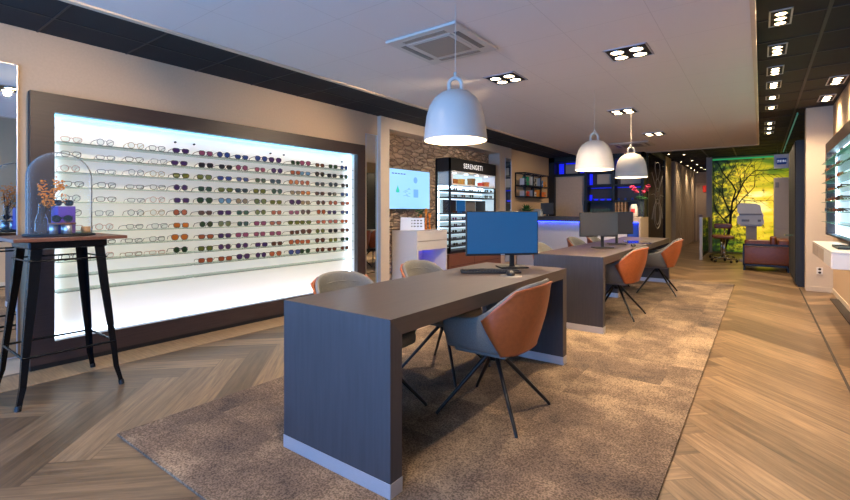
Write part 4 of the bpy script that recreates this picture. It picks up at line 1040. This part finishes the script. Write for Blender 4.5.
# hall door
d = struct('door_1', MB().box(-2.05, -1.3, 20.94, 21.0, 0, 2.25), 'beige_box')
struct('door_frame', MB().box(-2.1, -2.05, 20.92, 21.0, 0, 2.3).box(-1.3, -1.255, 20.92, 21.0, 0, 2.3).box(-2.1, -1.255, 20.92, 21.0, 2.25, 2.3), 'pier', d)
struct('door_handle', MB().box(-1.98, -1.86, 20.90, 20.94, 1.03, 1.06), 'chrome', d)
solo('exit_sign', MB().box(-1.85, -1.62, 20.90, 20.935, 1.95, 2.2, bev=.004), 'redsign', 'small red sign on the door at the hallway end', 'sign')

# ------------------------------------------------------------------ forest mural
mu = thing('forest_mural', 'backlit wall-sized photograph of a sunlit green and yellow forest', 'mural', (-1.13, 15.5, 0))
part('print_panel', MB().box(0, 1.96, 0, .05, .04, 2.66), 'mural', mu, False)
rf = random.Random(21); mb = MB()
def branch(x, z, a, L_, r_, dep):
    pts = [(x, 0, z)]; 
    for i in range(5):
        a += rf.uniform(-.28, .28); x += cos(a)*L_/5; z += sin(a)*L_/5
        x = min(max(x, .03), 1.9); z = min(max(z, .06), 2.62); pts.append((x, 0, z))
    mb.tube([(p_[0], -.002, p_[2]) for p_ in pts], [r_*(1-.12*i) for i in range(6)], 6, flat=None)
    if dep:
        for i in (2, 3, 4, 5):
            branch(pts[i][0], pts[i][2], a+rf.choice((-1,1))*rf.uniform(.4,1.0), L_*.62, r_*.5, dep-1)
branch(.28, .1, 1.5, 1.7, .045, 3); branch(.30, 1.0, .9, 1.1, .022, 2)
mb.v = [(a, c*.06-.001, d_) for a, c, d_ in mb.v]
part('printed_tree', mb, 'bark', mu, False, 'dark branching tree of the photograph')
part('edge_light', MB().box(0, 1.96, -.02, .0, 2.66, 2.70), 'green_led', mu, False)
# low glass partition
lp = thing('low_glass_screen', 'waist-high glass screen with a white end post by the hallway', 'screen', (-1.18, 14.2, 0))
part('end_post', MB().box(-1.21, -1.15, 12.9, 12.96, 0, 1.05), 'white', lp); part('pane', MB().box(-1.185, -1.175, 12.96, 15.35, .05, 1.03), 'glass_clear', lp)
# ceiling green line light
solo('light_tube', MB().box(.455, .47, 9.2, 14.9, CZ2-.035, CZ2-.0005), [emis('teal_tube', (70,140,125), .22)], 'thin teal light line along the black ceiling above the dark cabinet', 'light')
# tall grey cabinet, with sign above
tc_ = thing('tall_cabinet', 'tall pale grey cabinet in front of the right end of the forest picture', 'cabinet', (.42, 13.4, 0))
part('body', MB().box(.24, .62, 13.2, 13.6, .06, 1.97, bev=.01), 'greycab', tc_); part('door_panel', MB().box(.255, .605, 13.19, 13.2, .80, 1.955, bev=.003), 'greycab', tc_)
part('door_panel', MB().box(.255, .605, 13.19, 13.2, .08, .78, bev=.003), 'greycab', tc_)
part('plinth', MB().box(.26, .60, 13.22, 13.58, 0, .06), 'dark_hole', tc_); part('display_window', MB().box(.265, .33, 13.185, 13.19, 1.74, 1.86), 'mach_dark', tc_)
sg = thing('hanging_sign', 'white square sign with a blue optics logo above the tall grey cabinet', 'sign', (.375, 13.2, 2.18))
part('board', MB().box(.24, .515, 13.18, 13.21, 2.18, 2.50), 'skin_white', sg)
part('badge', MB().prism([(.30,13.178,2.27),(.455,13.178,2.27),(.47,13.178,2.30),(.47,13.178,2.41),(.285,13.178,2.41),(.285,13.178,2.30)], (0,.004,0)), 'logo_blue', sg)
lt = text_mb('ZEISS', .066, .001, Matrix.Translation((.378, 13.175, 2.342)) @ Matrix.Rotation(radians(90), 4, 'X'))
part('lettering', lt, 'letters', sg)
part('hanger', MB().tube([(.30,13.195,2.5),(.30,13.195,CZ2)], .004, 6).tube([(.46,13.195,2.5),(.46,13.195,CZ2)], .004, 6), 'chrome', sg)
# instrument
im = thing('eye_examination_instrument', 'off-white eye examination instrument on a column before the forest picture', 'instrument', (-.19, 13.3, 0))
mb = MB(); prof = [(-.27,.93),(-.25,.88),(.24,.88),(.25,.95),(.23,1.04),(.24,1.10),(.20,1.20),(.18,1.33),(.10,1.37),(-.20,1.39),(-.26,1.34),(-.27,1.2),(-.22,1.10),(-.27,1.06)]
mb.prism([(-.19+a, 13.1, c) for a, c in prof], (0, .42, 0)); part('housing', mb, 'machine', im)
part('slot', MB().box(-.42, .02, 13.09, 13.1, 1.10, 1.14), 'mach_dark', im); part('vent', MB().box(-.37, -.22, 13.09, 13.1, .95, 1.0).box(-.06, .0, 13.09, 13.1, .95, 1.0), 'mach_dark', im)
part('table_plate', MB().box(-.40, .02, 13.15, 13.5, .84, .88, bev=.006), 'machine', im)
part('column', MB().box(-.29, -.08, 13.2, 13.4, .05, .84, bev=.01), 'greycab', im); part('foot', MB().box(-.42, .04, 13.1, 13.55, 0, .05, bev=.01), 'greycab', im)
# exam stools
def stool(x, y, h, label, back=False):
    t = thing('swivel_stool', label, 'stool', (x, y, 0), 0, 'brown swivel stools before the forest picture')
    part('seat', MB().box(-.20, .20, -.17, .17, h-.07, h, bev=.03), 'sofa', t, False)
    if back: part('backrest', MB().box(-.21, .15, .13, .20, h+.16, h+.28, bev=.02), 'sofa', t, False); part('back_post', MB().tube([(0,.12,h-.03),(0,.17,h+.2)], .012, 8), 'chrome', t, False)
    part('column', MB().lathe([(.0001,.08),(.03,.08),(.025,h-.07),(.0001,h-.07)], 14), 'chrome', t, False)
    for k in range(5):
        a = 2*pi*k/5+.3; lg = part('leg', MB().tube([(0,0,.10),(.26*cos(a),.26*sin(a),.075)], .016, 8), 'chrome', t, False)
        part('caster', MB().ball((.26*cos(a), .26*sin(a), .031), .031, 10), 'plastic_black', lg, False)
stool(-.70, 12.75, .62, 'brown swivel stool with a low backrest, nearest the white end post', True)
stool(-.80, 13.62, .60, 'low brown swivel stool half hidden behind the other one')
# sofa
sf = thing('leather_armchair', 'wide low brown leather armchair on a dark metal frame before the dark cabinet', 'armchair', (.09, 11.75, 0))
x0, x1, y0, y1 = -.29, .46, 11.25, 12.15
part('arm', MB().box(x0, x1, y0, y0+.16, .12, .50, bev=.03), 'sofa', sf); part('arm', MB().box(x0, x1, y1-.16, y1, .12, .58, bev=.03), 'sofa', sf)
part('backrest', MB().box(x1-.20, x1, y0+.1, y1-.1, .14, .63, bev=.04), 'sofa', sf); part('seat', MB().box(x0+.02, x1-.18, y0+.15, y1-.15, .16, .42, bev=.04), 'sofa', sf)
f = MB(); f.box(x0-.01, x1, y0-.02, y0-.002, .50, .54); f.box(x0, x0+.03, y0-.02, y0, 0, .12); f.box(x1-.05, x1-.02, y0-.02, y0, 0, .12); f.box(x0, x0+.03, y1, y1+.02, 0, .12); f.box(x1-.05, x1-.02, y1, y1+.02, 0, .12); f.box(x0-.01, x0+.02, y0-.02, y0, .10, .54)
f.box(x0, x1, y0-.02, y0-.002, .09, .13); f.box(x0, x1, y1+.002, y1+.02, .09, .13); f.box(x0, x0+.03, y0, y1, .09, .13); f.box(x1-.05, x1-.02, y0, y1, .09, .13)
part('metal_frame', f, 'metal_black', sf)
mb = MB(); mb.box(.22, .33, 11.45, 11.85, .60, .86, bev=.04)
cu = solo('cushion', mb, 'sofa', 'small brown leather cushion leaning in the leather armchair', 'cushion')
cu.location = (.20, 11.65, .425)
# dark cabinet
dk = thing('dark_cabinet', 'tall narrow black cabinet beside the beige column', 'cabinet', (.65, 10.2, 0))
part('body', MB().box(.445, RX-.005, 9.25, 11.2, .03, 2.32), 'plastic_black', dk); part('plinth', MB().box(.47, RX-.005, 9.27, 11.15, 0, .03), 'black_trim', dk)
for i in range(3): part('door_panel', MB().box(.432, .445, 9.27+i*.65, 9.90+i*.65, .06, 2.30, bev=.002), 'ceil_black', dk)
solo('tray_shelf', MB().box(.33, .432, 9.75, 10.1, .78, .795), 'glass_shelf', 'small pale glass ledge on the side of the black cabinet', 'shelf')

# ------------------------------------------------------------------ right display + counter
rd = thing('side_display', 'illuminated right wall display with dark frame and glass shelves of glasses', 'display case', (.80, 6.7, .88))
QY0, QY1 = 4.6, 8.31; PX = .835
f = MB(); f.box(.715, RX-.001, QY1-.13, QY1, .88, 2.12); f.box(.715, RX-.001, QY0, QY0+.13, .88, 2.12); f.box(.715, RX-.001, QY0+.13, QY1-.13, 1.98, 2.12); f.box(.715, RX-.001, QY0+.13, QY1-.13, .88, .90)
part('frame', f, 'wenge', rd)
part('back_panel', MB().box(PX, PX+.012, QY0+.13, QY1-.13, .90, 1.98), 'luminous_bright', rd)
part('light_strip', MB().box(PX-.03, PX-.01, QY0+.15, QY1-.15, 1.965, 1.978), 'led', rd); part('light_strip', MB().box(PX-.03, PX-.01, QY0+.15, QY1-.15, .902, .915), 'led', rd)
part('light_strip', MB().box(PX-.03, PX-.01, QY1-.145, QY1-.132, .93, 1.95), 'led', rd)
rz_ = [1.83-.128*k for k in range(7)]
for z in rz_: part('glass_shelf', MB().box(.66, PX-.002, QY0+.14, QY1-.16, z-.008, z), 'glass_shelf_near', rd)
k = 0
for r_, z in enumerate(rz_[:6]):
    for j in range(7):
        y = 7.98-j*.24
        st = rg.choice(styles); nm = rg.choice(['brown','copper','black','brown','sand'])
        place_glasses('sunglasses', (.69, y+rg.uniform(-.02,.02), z+.001), radians(180+rg.uniform(-12,12)), st, (60,38,28), P[nm],
            f'{nm} sunglasses on right wall display, {ORD[r_]} shelf down, {ORD[j]} from the column', 'sunglasses on the right wall display', .003, 1.05)
sc2 = thing('wall_counter', 'floating glossy white counter with drawers below the right wall display', 'counter', (.67, 6.1, .70))
part('body', MB().box(.49, RX-.014, 5.2, 6.95, .70, .835, bev=.004), 'white', sc2)
part('top', MB().box(.485, RX-.014, 5.195, 6.955, .835, .85, bev=.003), 'white', sc2)
for i in range(3): part('drawer_front', MB().box(.484, .49, 5.22+i*.58, 5.78+i*.58, .71, .825), 'beige_box' if i else 'white', sc2)
t = thing('counter_tray', 'dark flat presentation tray on the white floating counter', 'tray', (.68, 5.75, .8505))
part('base', MB().box(-.12, .12, -.22, .22, 0, .008, bev=.002), 'plastic_black', t, False); mb = MB(); mb.box(-.12,.12,-.22,-.212,.008,.02); mb.box(-.12,.12,.212,.22,.008,.02); mb.box(-.12,-.112,-.212,.212,.008,.02); mb.box(.112,.12,-.212,.212,.008,.02)
part('rim', mb, 'plastic_black', t, False)
ws2 = thing('wall_socket', 'white double wall socket low on the beige column', 'socket', (.70, 8.9, .27))
part('plate', MB().box(.665, .735, 8.885, 8.8995, .26, .36, bev=.003), 'socket', ws2)
for z in (.285, .335): part('outlet', MB().lathe([(.0001,0),(.018,0)], 16, (0,0,0)), 'dark_hole', ws2, False).matrix_basis = Matrix.Translation((0, -.0165, z-.27)) @ Matrix.Rotation(radians(90), 4, 'X')

# ------------------------------------------------------------------ daylight
wd_ = bpy.data.worlds.new('World'); sc.world = wd_; wd_.use_nodes = True
bg = wd_.node_tree.nodes['Background']; bg.inputs[0].default_value = (.18,.42,.98,1); bg.inputs[1].default_value = 10.5
pl_ = bpy.data.lights.new('daylight_portal', 'AREA'); pl_.shape = 'RECTANGLE'; pl_.size = RX-WX-.1; pl_.size_y = 2.2; pl_.cycles.is_portal = True
po = bpy.data.objects.new('daylight_portal', pl_); COL.objects.link(po); po.location = ((RX+WX)/2, YF-.09, 1.24); po.rotation_euler = (radians(-90), 0, 0)
po.rotation_euler = Vector((0,1,0)).to_track_quat('-Z', 'Z').to_euler()
# pendant lamps
for (x, y) in ((-1.61,2.50),(-1.50,5.20),(-1.43,6.66)):
    l = bpy.data.lights.new('pendant_bulb', 'POINT'); l.energy = 14; l.color = (1,.84,.64); l.shadow_soft_size = .06
    o = bpy.data.objects.new('pendant_bulb', l); COL.objects.link(o); o.location = (x, y, 1.66+.045)

# ------------------------------------------------------------------ camera
cam = bpy.data.cameras.new('camera'); co = bpy.data.objects.new('camera', cam); COL.objects.link(co)
F = 452.0; TH = math.atan(336/F)
cam.sensor_width = 36; cam.lens = F/850*36; cam.shift_y = -(250-211)/850; cam.clip_start = .05
co.location = (0, 0, 1.2); co.rotation_euler = (radians(90), 0, TH)
sc.camera = co
vs = sc.view_settings; vs.view_transform = 'Standard'; vs.look = 'None'; vs.gamma = 1; vs.exposure = 0.58
try: vs.use_curve_mapping = False
except Exception: pass
cy = sc.cycles; cy.use_denoising = True
try: cy.denoiser = 'OPENIMAGEDENOISE'
except Exception: pass
cy.max_bounces = 10; cy.diffuse_bounces = 5; cy.transparent_max_bounces = 24; cy.sample_clamp_indirect = 6; cy.caustics_reflective = False; cy.caustics_refractive = False
cy.blur_glossy = 0.5
